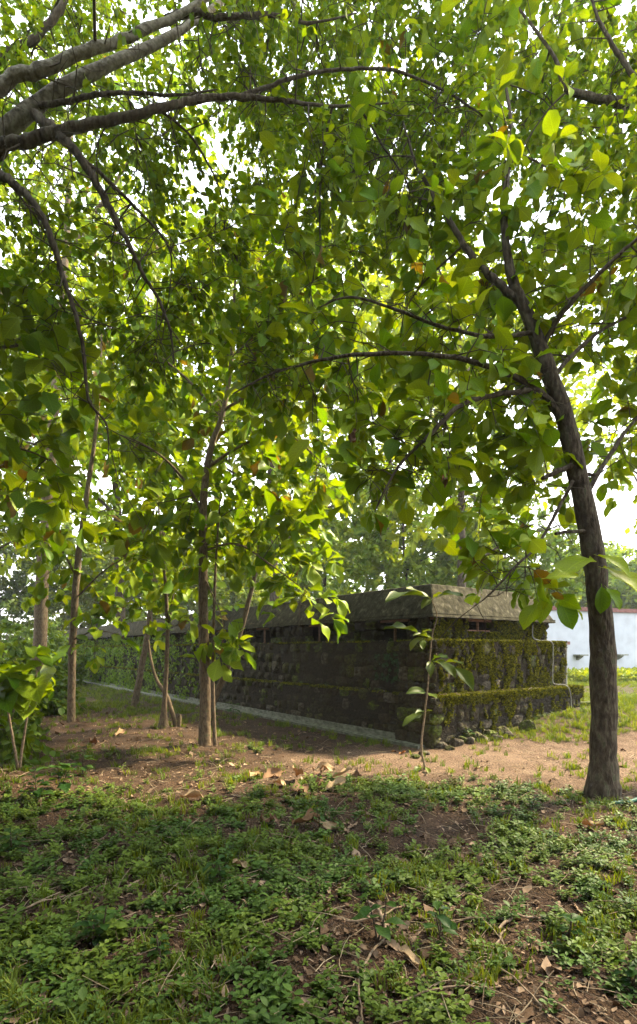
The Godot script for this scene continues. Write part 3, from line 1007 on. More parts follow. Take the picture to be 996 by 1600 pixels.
	limb(t, [[-70, 280, 5.4], [0, 232, 5.1], [45, 220, 5.05], [100, 205, 5.05], [180, 186, 5.1], [250, 170, 5.2], [310, 155, 5.4], [380, 152, 5.6], [450, 158, 5.8], [520, 166, 6.1], [620, 160, 6.5]], [.09, .062, .054, .048, .042, .037, .033, .028, .022, .016, .007], "limb", 12)
	limb(t, [[372, 152, 5.58], [415, 138, 5.7], [460, 120, 5.8], [520, 110, 6.0], [605, 108, 6.2], [665, 128, 6.4], [722, 158, 6.6], [770, 203, 6.8], [772, 280, 6.9]], [.022, .021, .02, .018, .017, .015, .013, .01, .005])
	limb(t, [[62, 166, 5.3], [110, 158, 5.25], [150, 148, 5.2], [210, 145, 5.3], [270, 149, 5.4], [340, 140, 5.6]], [.028, .025, .022, .018, .014, .006])
	limb(t, [[55, 180, 5.3], [78, 197, 5.1], [112, 230, 5.0], [145, 275, 5.0], [165, 312, 5.0], [186, 352, 5.0], [207, 392, 5.0], [226, 432, 5.05], [250, 472, 5.1], [267, 520, 5.15], [273, 575, 5.2]], [.045, .042, .039, .036, .032, .027, .022, .018, .014, .011, .004])
	limb(t, [[125, 244, 5.0], [172, 284, 5.1], [212, 325, 5.2], [250, 365, 5.3], [268, 402, 5.35], [264, 470, 5.4]], [.02, .017, .014, .012, .009, .004])
	limb(t, [[-60, 262, 5.4], [0, 273, 5.0], [36, 300, 4.9], [65, 336, 4.85], [84, 382, 4.85], [102, 442, 4.9], [121, 500, 4.9], [132, 560, 4.95], [139, 625, 5.0], [166, 662, 5.1], [170, 705, 5.15]], [.05, .038, .034, .03, .026, .022, .018, .016, .013, .009, .004])
	limb(t, [[-100, 300, 6.0], [-30, 120, 6.4], [50, 62, 6.5], [95, 15, 6.6], [112, -40, 6.7]], [.08, .055, .045, .038, .03])
	limb(t, [[262, 32, 5.7], [300, 18, 5.75], [345, 28, 5.8], [420, 22, 6.0], [482, 36, 6.2], [560, 20, 6.4]], [.05, .036, .03, .025, .016, .006])
	limb(t, [[250, 172, 5.2], [300, 215, 5.5], [345, 300, 5.8], [352, 380, 6.0]], [.014, .012, .009, .004])
	limb(t, [[520, 166, 6.1], [505, 240, 6.3], [500, 330, 6.4], [502, 430, 6.4]], [.016, .013, .011, .006])
	limb(t, [[560, 165, 6.3], [600, 230, 6.5], [640, 300, 6.7], [620, 390, 6.8]], [.014, .012, .009, .004])
	# bare fine twigs hanging where the crown is thin
	for i in 60:
		var a := at(rf(500, 690), rf(180, 330), rf(6.2, 7.0)) - t.o
		var q := a + Vector3(rf(-.5, .5), rf(-.9, .1), rf(-.3, .3))
		t.twigs.tube([a, a.lerp(q, .5) + rv() * .08, q], [.006, .004, .002], 3, null, 0.0, false)
	fill(t, -140, 520, -180, 250, 5.7, 9.4, 92, .48, 11, 13)
	fill(t, -160, 600, -200, 320, 9.2, 12.0, 70, .75, 12, 13)
	fill(t, -100, 440, 230, 600, 5.4, 8.2, 62, .42, 11, 12)
	fill(t, 470, 740, 180, 420, 6.4, 7.8, 20, .42, 12, 13)
	fill(t, 380, 780, -150, 180, 6.4, 9.2, 56, .46, 10, 13)
	fill(t, -100, 700, -900, -200, 3.0, 5.5, 100, .6, 10, 13)
	fill_ball(t, Vector3(-3.0, 7.6, 1.0), Vector3(5.5, 1.6, 5.0), 130, .8, 9, 13)
	t.bark = keep
	finish(t, 300)

	# --- tree whose branch enters from the right edge, high up
	t = tree("overhanging_tree", "small-leaved tree standing beyond the frame, its thick branch reaching in at upper right", "tree", foot(1230, 7.8), M.bark, small_spec(Color(.11, .24, .014), Color(.28, .40, .02), .065, .11))
	limb(t, [foot(1230, 7.8), [1225, 900, 7.8], [1210, 600, 7.8], [1190, 350, 7.8], [1100, 205, 7.6], [996, 166, 7.4], [950, 158, 7.3], [915, 149, 7.3], [884, 137, 7.3], [868, 92, 7.3], [838, 48, 7.4], [806, 5, 7.5], [780, -60, 7.6]], [.30, .24, .2, .16, .1, .068, .06, .052, .04, .024, .02, .015, .008], "trunk", 14)
	limb(t, [[1110, 215, 7.6], [1040, 180, 7.0], [996, 128, 6.9], [965, 82, 6.9], [940, 40, 6.9], [924, -5, 6.9], [915, -60, 7.0]], [.06, .045, .034, .028, .022, .016, .008])
	fill(t, 740, 1150, -180, 280, 7.2, 11, 90, .48, 11, 13)
	fill(t, 830, 1150, 270, 480, 7.6, 9.8, 20, .48, 11, 12)
	fill_ball(t, Vector3(7.0, 8.0, -5.2), Vector3(3.9, 2.2, 4.4), 230, .8, 9, 13)  # extra crown mostly out of view, thickened to shade the foreground
	finish(t, 300)

	# --- young large-leaved tree on the left of the building
	var young := func(called, label, base, spec): return tree(called, label, "tree", base, M.bark_tan, spec, "young teak trees left of the stone building")
	t = young.call("young_teak_tree", "young teak with a straight tan trunk standing before the building's long mossy side", foot(320, 9.2), teak_spec(Color(.14, .29, .013), Color(.32, .44, .018), .19, .38))
	limb(t, [foot(320, 9.2) - Vector3(0, .1, 0), [320, 1150, 9.2], [321, 1080, 9.2], [318, 980, 9.2], [318, 880, 9.2], [318, 780, 9.2], [330, 700, 9.2], [350, 640, 9.2], [362, 560, 9.3], [366, 470, 9.4], [372, 380, 9.5]], [.13, .102, .09, .082, .074, .062, .05, .04, .032, .024, .012], "trunk", 14, 0.1)
	limb(t, [[318, 800, 9.2], [280, 740, 9.0], [235, 700, 8.8], [190, 680, 8.7]], [.03, .022, .015, .007])
	limb(t, [[325, 730, 9.2], [390, 690, 9.0], [450, 680, 8.8], [500, 720, 8.7]], [.03, .022, .016, .007])
	limb(t, [[320, 860, 9.2], [370, 850, 8.8], [420, 880, 8.6], [480, 925, 8.5]], [.022, .017, .012, .006])
	limb(t, [[319, 900, 9.2], [345, 960, 8.9], [352, 1000, 8.8]], [.014, .01, .005])
	limb(t, [[352, 640, 9.2], [420, 590, 9.2], [470, 520, 9.2]], [.028, .02, .009])
	limb(t, [[345, 650, 9.2], [290, 590, 9.3], [230, 540, 9.4]], [.028, .02, .009])
	fill(t, 190, 520, 640, 870, 8.6, 11.0, 50, .46, 4, 5)
	fill(t, 400, 520, 790, 950, 8.3, 9.2, 10, .34, 3, 5)
	fill(t, 320, 375, 990, 1020, 8.7, 9.0, 4, .24, 3, 4)
	fill(t, 180, 520, 380, 640, 9.0, 12.5, 60, .5, 5, 5)
	finish(t, 300)

	t = young.call("young_teak_tree", "slender dark-stemmed teak standing well left of the building, base in leaf litter", foot(112, 12.0), teak_spec(Color(.14, .29, .013), Color(.32, .44, .018), .2, .36))
	limb(t, [foot(112, 12), [112, 1120, 12], [114, 1000, 12], [122, 880, 12], [135, 780, 12], [148, 690, 12], [156, 600, 12.1], [160, 500, 12.2]], [.1, .084, .076, .07, .056, .042, .03, .012], "trunk", 12)
	limb(t, [[120, 900, 12], [90, 840, 11.8], [95, 780, 11.7], [70, 720, 11.6]], [.028, .02, .015, .007])
	limb(t, [[124, 930, 12], [165, 890, 11.6], [200, 870, 11.4]], [.022, .016, .008])
	fill(t, 10, 260, 560, 920, 11.2, 14, 48, .55, 5, 5)
	fill(t, 130, 200, 950, 1000, 11.2, 12.0, 4, .35, 3, 4)
	finish(t, 150)

	t = young.call("young_teak_tree", "thick reddish trunked teak farther back at the edge of the bushes", foot(63, 16.0), teak_spec(Color(.14, .29, .013), Color(.32, .44, .018), .24, .42))
	limb(t, [foot(63, 16), [62, 1085, 16], [64, 950, 16], [72, 830, 16], [78, 740, 16], [88, 600, 16], [100, 450, 16.2], [110, 250, 16.5], [116, 60, 17]], [.24, .19, .18, .17, .155, .13, .10, .07, .03], "trunk", 14)
	limb(t, [[80, 700, 16], [150, 600, 15.5], [220, 520, 15]], [.07, .05, .02])
	limb(t, [[88, 600, 16], [20, 480, 15.5], [-60, 400, 15]], [.07, .05, .02])
	limb(t, [[104, 400, 16.2], [190, 270, 15.5], [260, 160, 15]], [.06, .04, .02])
	fill(t, -160, 340, 60, 780, 14.5, 19, 120, .85, 5, 5)
	finish(t, 60)

	t = young.call("young_teak_tree", "thin teak trunk leaning right, rooted near the foot of the long side", foot(210, 15.4), teak_spec(Color(.14, .29, .013), Color(.32, .44, .018), .22, .38))
	limb(t, [foot(210, 15.4), [212, 1095, 15.4], [222, 1040, 15.4], [231, 990, 15.4], [243, 900, 15.4], [262, 800, 15.3], [280, 690, 15.2]], [.12, .095, .085, .078, .06, .04, .015], "trunk", 12)
	fill(t, 190, 360, 690, 950, 13.5, 16.2, 22, .7, 4, 5)
	finish(t, 30)

	t = young.call("young_teak_tree", "thin pale young teak with a swollen base beside a short broken stump", foot(256, 11.3), teak_spec(Color(.14, .29, .013), Color(.32, .44, .018), .18, .33))
	limb(t, [foot(256, 11.3), [256, 1126, 11.3], [257, 1105, 11.3], [260, 1050, 11.3], [262, 985, 11.3], [258, 900, 11.3], [250, 820, 11.3], [246, 740, 11.3]], [.12, .09, .055, .046, .042, .034, .024, .01], "trunk", 12)
	limb(t, [[262, 990, 11.3], [272, 920, 11.2], [276, 850, 11.1]], [.028, .02, .008])
	fill(t, 190, 320, 800, 1000, 10.6, 12.0, 15, .42, 4, 5)
	finish(t, 60)

	t = young.call("young_teak_tree", "slanting tan stem leaning right, crossing before the long mossy side", foot(322, 12.2), teak_spec(Color(.14, .29, .013), Color(.32, .44, .018), .18, .34))
	limb(t, [foot(322, 12.2), [333, 1098, 12.2], [350, 1058, 12.1], [372, 1000, 12.0], [390, 935, 11.9], [402, 880, 11.8], [408, 800, 11.7]], [.085, .075, .07, .062, .05, .038, .015], "trunk", 12)
	fill(t, 350, 480, 760, 900, 11, 12.3, 12, .45, 4, 5)
	finish(t, 40)

	t = young.call("young_teak_tree", "pole-thin sapling close beside the straight tan trunk", foot(337, 9.1), teak_spec(Color(.14, .29, .013), Color(.32, .44, .018), .16, .3))
	limb(t, [foot(337, 9.1), [334, 1110, 9.1], [333, 1030, 9.1], [335, 950, 9.1], [338, 870, 9.1], [346, 760, 9.0]], [.034, .03, .027, .024, .02, .008], "trunk", 10)
	fill(t, 320, 400, 740, 860, 8.6, 9.4, 6, .35, 3, 4)
	finish(t, 20)

	# dark leaves at the left edge from a tree just outside
	t = tree("edge_teak_tree", "teak just outside the frame, its dark broad leaves hanging in at left", "tree", foot(-150, 6.8), M.bark_tan, teak_spec(Color(.14, .29, .013), Color(.32, .44, .018), .16, .34))
	limb(t, [foot(-150, 6.8), [-148, 1000, 6.8], [-140, 800, 6.8], [-130, 600, 6.8], [-120, 420, 6.8]], [.14, .12, .1, .07, .03], "trunk", 12)
	limb(t, [[-138, 780, 6.8], [-60, 720, 6.5], [20, 700, 6.2], [80, 720, 6.0]], [.03, .022, .014, .006])
	limb(t, [[-132, 640, 6.8], [-40, 560, 6.5], [40, 540, 6.2], [100, 560, 6.0]], [.03, .022, .014, .006])
	fill(t, -140, 130, 440, 800, 5.4, 7.2, 30, .42, 4, 5)
	finish(t, 100)

# ---------------------------------------------------------------- far trees
func far_tree(label: String, x: float, d: float, h: float, rr: Vector3, col0: Color, col1: Color, n: int, kind := "spray", size := [0.45, 0.75], low := 0.35, group := "trees behind the stone building") -> void:
	var b := foot(x, d)
	var sp := {"mesh": L.spray if kind == "spray" else L.teak, "c0": col0, "c1": col1, "size": size, "droop": 0.3, "tilt": 0.8}
	var t := tree("background_tree", label, "tree", b, M.bark, sp, group)
	var lean := Vector3(rf(-.6, .6), 0, rf(-.6, .6))
	var r := 0.007 * h + 0.04
	limb(t, [b, b + Vector3(0, h * 0.3, 0) + lean * 0.3, b + Vector3(0, h * 0.6, 0) + lean, b + Vector3(0, h * 0.92, 0) + lean * 1.4], [r * 1.2, r, r * 0.6, r * 0.15], "trunk", 12)
	var c := b + Vector3(0, h * (low + 1.0) * 0.5, 0) + lean
	for k in 7:
		var y := lerpf(low * 0.85, 0.8, k / 6.0)
		var a := k * 2.4 + rf(-.4, .4)
		var s := b + Vector3(0, h * y, 0) + lean * (0.3 if y < 0.4 else 1.0)
		var e := s + Vector3(cos(a) * rr.x * 0.75, h * 0.10, sin(a) * rr.z * 0.75)
		limb(t, [s, s.lerp(e, 0.5) + Vector3(0, h * 0.02, 0), e], [r * 0.4, r * 0.25, r * 0.08], "limb", 6)
	fill_ball(t, c, rr, n, rr.x * 0.28, 4, 4 if kind == "spray" else 6)
	finish(t)

func shade_grove_tree(q: Array) -> void:  # unseen tree, added to shade the foreground and the long wall
	var b := Vector3(q[0], -0.05, q[1]); var h: float = q[2]
	var sp := {"mesh": L.spray, "c0": Color(.08, .17, .02), "c1": Color(.16, .26, .02), "size": [.6, 1.0], "droop": 0.3, "tilt": 0.8}
	var t := tree("shade_grove_tree", q[3], "tree", b, M.bark_tan, sp, "unseen grove trees added for shade round the viewpoint")
	limb(t, [b, b + Vector3(.1, h * .3, 0), b + Vector3(.3, h * .6, .2), b + Vector3(.2, h * .92, .1)], [.2, .16, .1, .03], "trunk", 10)
	for k in 7:
		var a := k * 2.4
		var s := b + Vector3(.2, h * (.25 + .08 * k), .1)
		limb(t, [s, s + Vector3(cos(a) * 1.4, .5, sin(a) * 1.4), s + Vector3(cos(a) * 2.6, .7, sin(a) * 2.6)], [.06, .04, .015], "limb", 6)
	fill_ball(t, b + Vector3(.2, h * .6, .1), Vector3(3.4, h * .42, 3.4), 120, 1.0, 4, 6)
	finish(t)

func build_far_trees() -> void:
	var gg := Color(.08, .16, .02)
	for q in [[-4.5, 3.5, 10, "unseen shade teak behind the path, on the left"], [1.5, 5.0, 11, "unseen shade teak behind the viewpoint, straight back"], [6.5, 3.0, 10, "unseen shade teak on the right, level with the viewpoint"], [-9.5, -4.5, 12, "unseen shade teak beyond the left edge shrubs"], [-3.0, 10.0, 12, "unseen shade teak far back on the left"], [8.0, 9.5, 12, "unseen shade teak far back on the right"], [-10.0, 4.0, 11, "unseen shade teak far to the left"], [-6.8, -0.8, 11, "unseen shade teak left of the viewpoint"], [-12.0, -9.5, 12, "unseen shade teak left of the long building's front yard"], [3.0, 13.0, 12, "unseen shade teak farthest back"]]:
		shade_grove_tree(q)
	var ya := Color(.17, .30, .02); var yb := Color(.36, .45, .03)
	var ga := Color(.14, .28, .04); var gb := Color(.30, .42, .06)
	# tall teaks behind the building
	far_tree("tall teak behind the roof with a forked brown trunk showing above the ridge", 722, 21, 17, Vector3(5.0, 6.0, 4.0), ya, yb, 120, "teak", [.28, .5], 0.30)
	far_tree("tall teak behind the building's long side, second from the white wall", 430, 24, 22, Vector3(5.5, 7.5, 4.5), ya, yb, 170, "teak", [.28, .5], 0.30)
	far_tree("tall yellow-green teak rising far behind the left stems", 190, 26, 24, Vector3(6.0, 8.5, 4.5), ya, yb, 190, "teak", [.3, .52], 0.28)
	far_tree("tall teak behind the white wall, crown over the boundary", 1010, 30, 21, Vector3(5.0, 6.5, 4.0), ya, yb, 50, "teak", [.3, .5], 0.42)
	far_tree("tall teak at the far left behind the bushes", -60, 22, 20, Vector3(5.0, 7.5, 4.0), ya, yb, 150, "teak", [.28, .5], 0.25)
	far_tree("high crowned tree far behind the middle of the roof", 610, 33, 30, Vector3(6.5, 9.0, 5.0), ya, yb, 180, "teak", [.35, .6], 0.42)
	# grey-green bank of trees
	far_tree("fine-leaved grey-green tree directly behind the roof corner", 640, 27, 10.5, Vector3(4.0, 4.6, 3.5), ga, gb, 110, "spray", [.45, .7], 0.2)
	far_tree("fine-leaved grey-green tree behind the right half of the roof", 800, 29, 9.0, Vector3(4.2, 4.2, 3.5), ga, gb, 110, "spray", [.45, .7], 0.15)
	far_tree("feathery pale tree behind the roof, left of the grey-green ones", 505, 36, 15, Vector3(4.2, 6.0, 3.5), ga, gb, 110, "spray", [.5, .8], 0.2)
	far_tree("pale tree beyond the white wall, right of the leaning trunk", 990, 42, 9.5, Vector3(5.5, 3.5, 4), ga, gb, 190, "spray", [.5, .85], 0.25)
	far_tree("pale tree beyond the white wall, left of the leaning trunk", 880, 46, 9.0, Vector3(5.5, 3.8, 4), ga, gb, 190, "spray", [.5, .85], 0.2)
	far_tree("light green tree far behind the left end of the roof", 330, 44, 13, Vector3(6, 5.5, 4), Color(.18, .30, .04), Color(.34, .43, .05), 170, "spray", [.55, .9], 0.12)
	far_tree("light green tree beyond the far left end of the long building", 150, 42, 12, Vector3(6, 5.5, 4), Color(.18, .30, .04), Color(.34, .43, .05), 170, "spray", [.55, .9], 0.1)
	far_tree("dark green tree at far left beyond the bushes", 0, 36, 13, Vector3(5, 6.0, 4), Color(.06, .12, .02), Color(.11, .17, .03), 100, "spray", [.5, .8], 0.08)
	far_tree("distant tree filling the gap behind the building's long roof", 420, 55, 12, Vector3(7, 5.5, 4), ga, gb, 190, "spray", [.7, 1.1], 0.1)
	far_tree("distant tree behind the gable of the building", 720, 58, 11, Vector3(8, 5.0, 4), ga, gb, 190, "spray", [.7, 1.1], 0.1)

# ---------------------------------------------------------------- shrubs and saplings
func build_understorey() -> void:
	var t := tree("teak_sapling", "spindly teak sapling with a few big torn leaves before the building corner", "sapling", foot(666, 7.3), M.stick, teak_spec(Color(.07, .13, .02), Color(.16, .22, .02), .2, .3))
	limb(t, [foot(666, 7.3), [659, 1170, 7.3], [662, 1130, 7.3], [668, 1080, 7.28], [672, 1030, 7.25], [676, 992, 7.22], [683, 962, 7.2], [675, 938, 7.2]], [.017, .015, .0135, .012, .0105, .009, .007, .005], "stem", 8, 0.05)
	t.spec.erase("odd")
	for q in [[668, 1083, 7.28, 641, 1076, 7.1], [668, 1083, 7.28, 682, 1086, 7.0], [664, 1115, 7.3, 632, 1122, 7.1], [664, 1113, 7.3, 652, 1108, 7.1], [665, 1112, 7.3, 674, 1108, 7.2], [678, 1000, 7.2, 650, 984, 7.0], [660, 990, 7.05, 604, 970, 6.7], [665, 996, 7.1, 640, 1006, 6.9], [662, 996, 7.1, 661, 1012, 6.9], [660, 990, 7.1, 672, 978, 6.9],
		[674, 1032, 7.25, 714, 1044, 6.8], [674, 1032, 7.25, 696, 1018, 6.9], [674, 1034, 7.25, 672, 1048, 6.9], [690, 1036, 7.1, 724, 1030, 6.8], [706, 1040, 6.9, 743, 1068, 6.6], [676, 938, 7.2, 640, 912, 7.0], [676, 938, 7.2, 612, 910, 6.8], [676, 936, 7.2, 660, 944, 7.0], [677, 934, 7.2, 720, 920, 6.9], [676, 936, 7.2, 690, 922, 7.0], [665, 1198, 7.3, 645, 1203, 7.1], [665, 1198, 7.3, 672, 1206, 7.1]]:
		add_leaf(t, q[0], q[1], q[2], q[3], q[4], q[5], rf(0.5, 0.75), Vector3(rf(-.3, .3), 1, rf(0.1, 0.8)))
	finish(t, 60)

	var sp := teak_spec(Color(.12, .25, .016), Color(.26, .38, .022), .2, .34, 0.5)
	t = tree("broad_leaved_shrub", "leafy shrub with big drooping leaves at the left edge, thin brown stems", "shrub", foot(30, 6.5), M.stick, sp)
	limb(t, [foot(30, 6.5), [36, 1160, 6.4], [48, 1090, 6.2], [58, 1050, 6.1]], [.016, .014, .011, .006], "stem", 7, 0.05)
	limb(t, [foot(30, 6.5), [20, 1150, 6.5], [5, 1070, 6.4], [-15, 1010, 6.3]], [.018, .014, .011, .006], "stem", 7, 0.05)
	for i in 56:
		var a := [rf(-50, 85), rf(1005, 1110)]
		var e := [a[0] + rf(-20, 24), a[1] + rf(-8, 18)]
		add_leaf(t, a[0], a[1], rf(5.6, 6.6), e[0], e[1], rf(5.5, 6.6), rf(0.6, 0.9), Vector3(rf(-.5, .5), 1, rf(-.4, .5)))
	finish(t, 40)

	var weeds := [[95, 1215, 6.0, "dark lobed-leaved weed left of the bare litter patch", 9, .2], [60, 1250, 5.6, "bushy dark green weed beside the reddish mound", 10, .19], [130, 1190, 6.8, "weed with star-shaped leaves beneath the slender dark stem", 7, .2],
		[150, 1470, 2.95, "tall broad-leaved weed in the herb carpet nearest the left corner", 10, .12], [345, 1368, 3.7, "pale tufted weed standing up from the herbs, centre left", 12, .11], [255, 1500, 2.8, "small upright weed beside dry stalks at lower left", 8, .08],
		[590, 1470, 2.95, "single seedling with long pale leaves beside fallen twigs", 5, .13], [690, 1470, 2.95, "seedling with two long light leaves beside the bent stick", 4, .13], [885, 1470, 2.98, "pale seedling with notched leaves on the right litter", 5, .1], [985, 1530, 2.6, "dark glossy weed at the lower right corner", 9, .09], [20, 1330, 4.3, "leafy weed at the left edge above the herb carpet", 11, .12], [500, 1290, 4.9, "little leafy weed in front of the heap of dead leaves", 8, .1], [830, 1270, 5.3, "low weed on the dark litter left of the leaning trunk", 8, .08], [730, 1140, 9.2, "rounded weed growing among the rubble by the wall foot", 8, .16], [800, 1128, 10.4, "light green weed beside the largest loose stones", 8, .16], [365, 1105, 12.6, "small fern-like weed at the edge of the concrete apron", 7, .2]]
	for w in weeds:
		var b := foot(w[0], w[2])
		b.y += 0.04
		t = tree("broadleaf_weed", w[3], "weed", b, M.twig, teak_spec(Color(.035, .095, .022), Color(.07, .15, .03), w[5] * 0.7, w[5] * 1.2, 0.1, 0.3), "larger weeds among the ground cover")
		t.spec.erase("odd")
		for s in 2:
			var tip: Vector3 = b + Vector3(rf(-.06, .06), w[5] * rf(1.2, 2.0), rf(-.06, .06))
			limb(t, [b, b.lerp(tip, 0.5) + rv() * 0.01, tip], [.006, .005, .003], "stem", 5, 0.0)
			for k in w[4]:
				var u: float = 0.25 + 0.75 * (k + 1.0) / w[4]
				var a: float = k * 2.4 + s
				var dir := Vector3(cos(a), rf(-.1, .5), sin(a)).normalized()
				var size: float = w[5] * rf(0.6, 1.1) * (0.7 + 0.3 * (1.0 - u))
				t.xf.append(Transform3D(frame(dir, Vector3.UP + rv() * 0.3).scaled(Vector3.ONE * size), (b - t.o).lerp(tip - t.o, u)))
				t.col.append(leaf_color(t.spec))
		finish(t, 40)

	# bushes at the back on the left
	var k := 0
	for q in [[-30, 15.0, 1.9, 1.3, "dense green bush at the far left, below the thick reddish trunk"], [20, 19.0, 2.4, 1.7, "taller bush behind the thick reddish trunk"], [88, 24.5, 2.2, 1.4, "bright bush at the far end of the long building"], [-90, 12.0, 2.0, 1.2, "bush at the left edge, nearer than the thick trunk"], [60, 29.0, 3.0, 2.0, "light green bush beyond the far end of the building"], [5, 9.0, 1.3, 0.8, "small leafy bush among the stems, nearest the thick trunk's foot"], [-25, 7.6, 1.5, 0.8, "upright bush half cut by the left edge behind the drooping shrub"], [-10, 26.0, 3.4, 2.4, "tall bush at the far left, behind the taller one"], [40, 34.0, 3.6, 2.6, "far bush in the gap left of the slender dark stem"], [112, 38.0, 2.8, 2.2, "farthest bush, past the end of the long building"], [70, 13.5, 0.8, 0.7, "low bush right before the thick reddish trunk"]]:
		var b := foot(q[0], q[1])
		var sp2 := small_spec(Color(.07, .15, .018), Color(.18, .28, .025), .11 if q[1] < 10 else .14, .17 if q[1] < 10 else .24)
		t = tree("bush", q[4], "bush", b, M.twig, sp2, "bushes at the edge of the grove")
		for s in 6:
			var e: Vector3 = b + Vector3(rf(-1, 1) * q[3] * 0.6, q[2] * 0.8, rf(-1, 1) * q[3] * 0.6)
			limb(t, [b, b.lerp(e, 0.5) + rv() * 0.15, e], [.03, .02, .006], "stem", 5)
		fill_ball(t, b + Vector3(0, q[2] * 0.5, 0), Vector3(q[3], q[2] * 0.5, q[3]), 15 if q[1] < 10 else 30, .4, 8, 9)
		finish(t)
		k += 1

# ---------------------------------------------------------------- ground cover
func build_cover() -> void:
	var hx := []; var hc := []
	for i in 6:
		hx.append([]); hc.append([])
	for i in 42000:
		var d := 1.6 + 7.2 * pow(rng.randf(), 0.8); var x := rf(-0.75, 0.75) * (d + 0.6)
		var q := Vector2(x, d) - UMB
		if q.dot(EA) > -0.2 and q.dot(EB) > -0.12: continue
		var n1 := 0.7 * nz.get_noise_2d(x * 45 + 900, d * 45) + 0.9 * nz.get_noise_2d(x * 210, d * 210 + 400)
		var den := 0.27 + n1 * 0.62 - path_mask(x, d) * 1.1
		den -= 0.5 * sstep(5.2, 6.6, d) * sstep(0.2, -0.6, x)
		den -= 0.35 * exp(-(pow((x - 0.85) / 0.55, 2) + pow((d - 3.1) / 0.35, 2)))
		den -= 0.3 * exp(-(pow((x - 1.2) / 0.5, 2) + pow((d - 2.35) / 0.25, 2)))
		den -= 0.6 * exp(-(pow((x - 1.05) / 0.35, 2) + pow((d - 4.9) / 0.5, 2)))
		den -= 0.15 * sstep(1.6, 2.4, x) * sstep(3.2, 4.0, d)
		den += 0.3 * exp(-(pow((x - 1.5) / 1.4, 2) + pow((d - 6.2) / 0.45, 2)))
		if rng.randf() > den: continue
		var k := rng.randi_range(0, 3) if rng.randf() < 0.8 else rng.randi_range(4, 5)
		var s := rf(0.04, 0.10) * (1.0 if x < 0 else 0.92)
		var b := Basis(Vector3.UP, rf(0, TAU)) * Basis(Vector3(1, 0, 0), rf(-.25, .25))
		hx[k].append(Transform3D(b.scaled(Vector3(s * 1.15, s * rf(0.7, 1.7), s * 1.15)), Vector3(x, ground(x, d) - 0.008, -d)))
		var c := Color(.05, .09, .012).lerp(Color(.11, .16, .02), rng.randf())
		if nz2.get_noise_2d(x * 90, d * 90) > 0.1: c = c.lerp(Color(.04, .09, .018), 0.6)
		hc[k].append(c * rf(0.8, 1.2))
	var lb := ["low carpet of small-leaved herbs in the foreground", "low herbs with paired leaves", "creeping herbs among the litter", "tiny herbs", "broader-leaved herbs", "larger leaved herbs"]
	for k in 6:
		multi("ground_herbs", L.herb[k], M.herb, hx[k], hc[k], self).set_meta("label", lb[k])
	# grass
	var gx := [[], [], [], []]; var gc := [[], [], [], []]
	for i in 60000:
		var d := 2.0 + 25.5 * pow(rng.randf(), 1.2); var x := rf(-0.8, 0.8) * d
		var q := Vector2(x, d) - UMB
		var u := q.dot(EA); var v := q.dot(EB)
		if u > -0.25 and v > 0.0 and u < 4.7: continue
		if u > -0.1 and u < 4.7 and v > -0.1: continue
		var n1 := nz.get_noise_2d(x * 40, d * 40 + 77) + 0.5 * nz.get_noise_2d(x * 170, d * 170)
		var den := 0.0
		if x > 0.5: den = sstep(8.5, 9.8, d + 0.6 * n1) * 1.2 - 0.2 + n1 * 0.8
		else: den = sstep(9.5, 15.0, d) * 0.55 + n1 * 1.0 - 0.12
		den -= 0.55 * path_mask(x, d)
		if d < 11.0 and n1 > 0.02: den = maxf(den, 0.15)
		if d < 9.0: den = minf(den, 0.14 + n1 * 0.6)
		if x > 4.0 and d > 15.0 and d < 19.0: den -= 0.9
		if rng.randf() > den: continue
		var k := rng.randi_range(0, 3)
		var s := rf(0.05, 0.13) * (1.0 + d * 0.015)
		gx[k].append(Transform3D(Basis(Vector3.UP, rf(0, TAU)).scaled(Vector3(s * 1.3, s, s * 1.3)), Vector3(x, ground(x, d) - 0.005, -d)))
		gc[k].append(Color(.08, .14, .02).lerp(Color(.17, .22, .03), rng.randf()) * rf(0.8, 1.15))
	for k in 4:
		multi("grass", L.grass[k], M.leaf_plain, gx[k], gc[k], self).set_meta("label", "short bright grass around the path and the building")
	# litter of small dry leaves
	var lx := [[], [], [], []]; var lc := [[], [], [], []]
	for i in 38000:
		var d := 1.6 + 15.0 * pow(rng.randf(), 1.3); var x := rf(-0.75, 0.75) * (d + 0.6)
		var q := Vector2(x, d) - UMB
		if q.dot(EA) > -0.2 and q.dot(EB) > -0.12: continue
		var n1 := nz.get_noise_2d(x * 50 + 40, d * 50)
		if rng.randf() > 0.75 + n1 - path_mask(x, d) * 0.6: continue
		if x > 2.0 and d > 9.0 and rng.randf() < 0.8: continue
		var k := rng.randi_range(0, 3)
		var b := frame(Vector3(rf(-1, 1), rf(-.3, .3), rf(-1, 1)), Vector3.UP + rv() * 0.5)
		var s := rf(0.012, 0.05) * (1.0 if rng.randf() < 0.9 else 2.4)
		lx[k].append(Transform3D(b.scaled(Vector3.ONE * s), Vector3(x, ground(x, d) + rf(0.002, 0.02), -d)))
		lc[k].append(Color(.10, .06, .035).lerp(Color(.30, .21, .14), pow(rng.randf(), 1.6)) * rf(.7, 1.1))
	for k in 4:
		multi("leaf_litter", L.litter[k], M.litter, lx[k], lc[k], self).set_meta("label", "brown dry leaf litter scattered over the earth")
	# dry straws and thin twigs
	var tm := MB.new()
	tm.tube([Vector3(0, 0, -0.5), Vector3(0.03, 0.02, 0), Vector3(-0.02, 0, 0.5)], [0.012, 0.012, 0.007], 4)
	var straw := tm.mesh()
	var sx := []; var sc := []
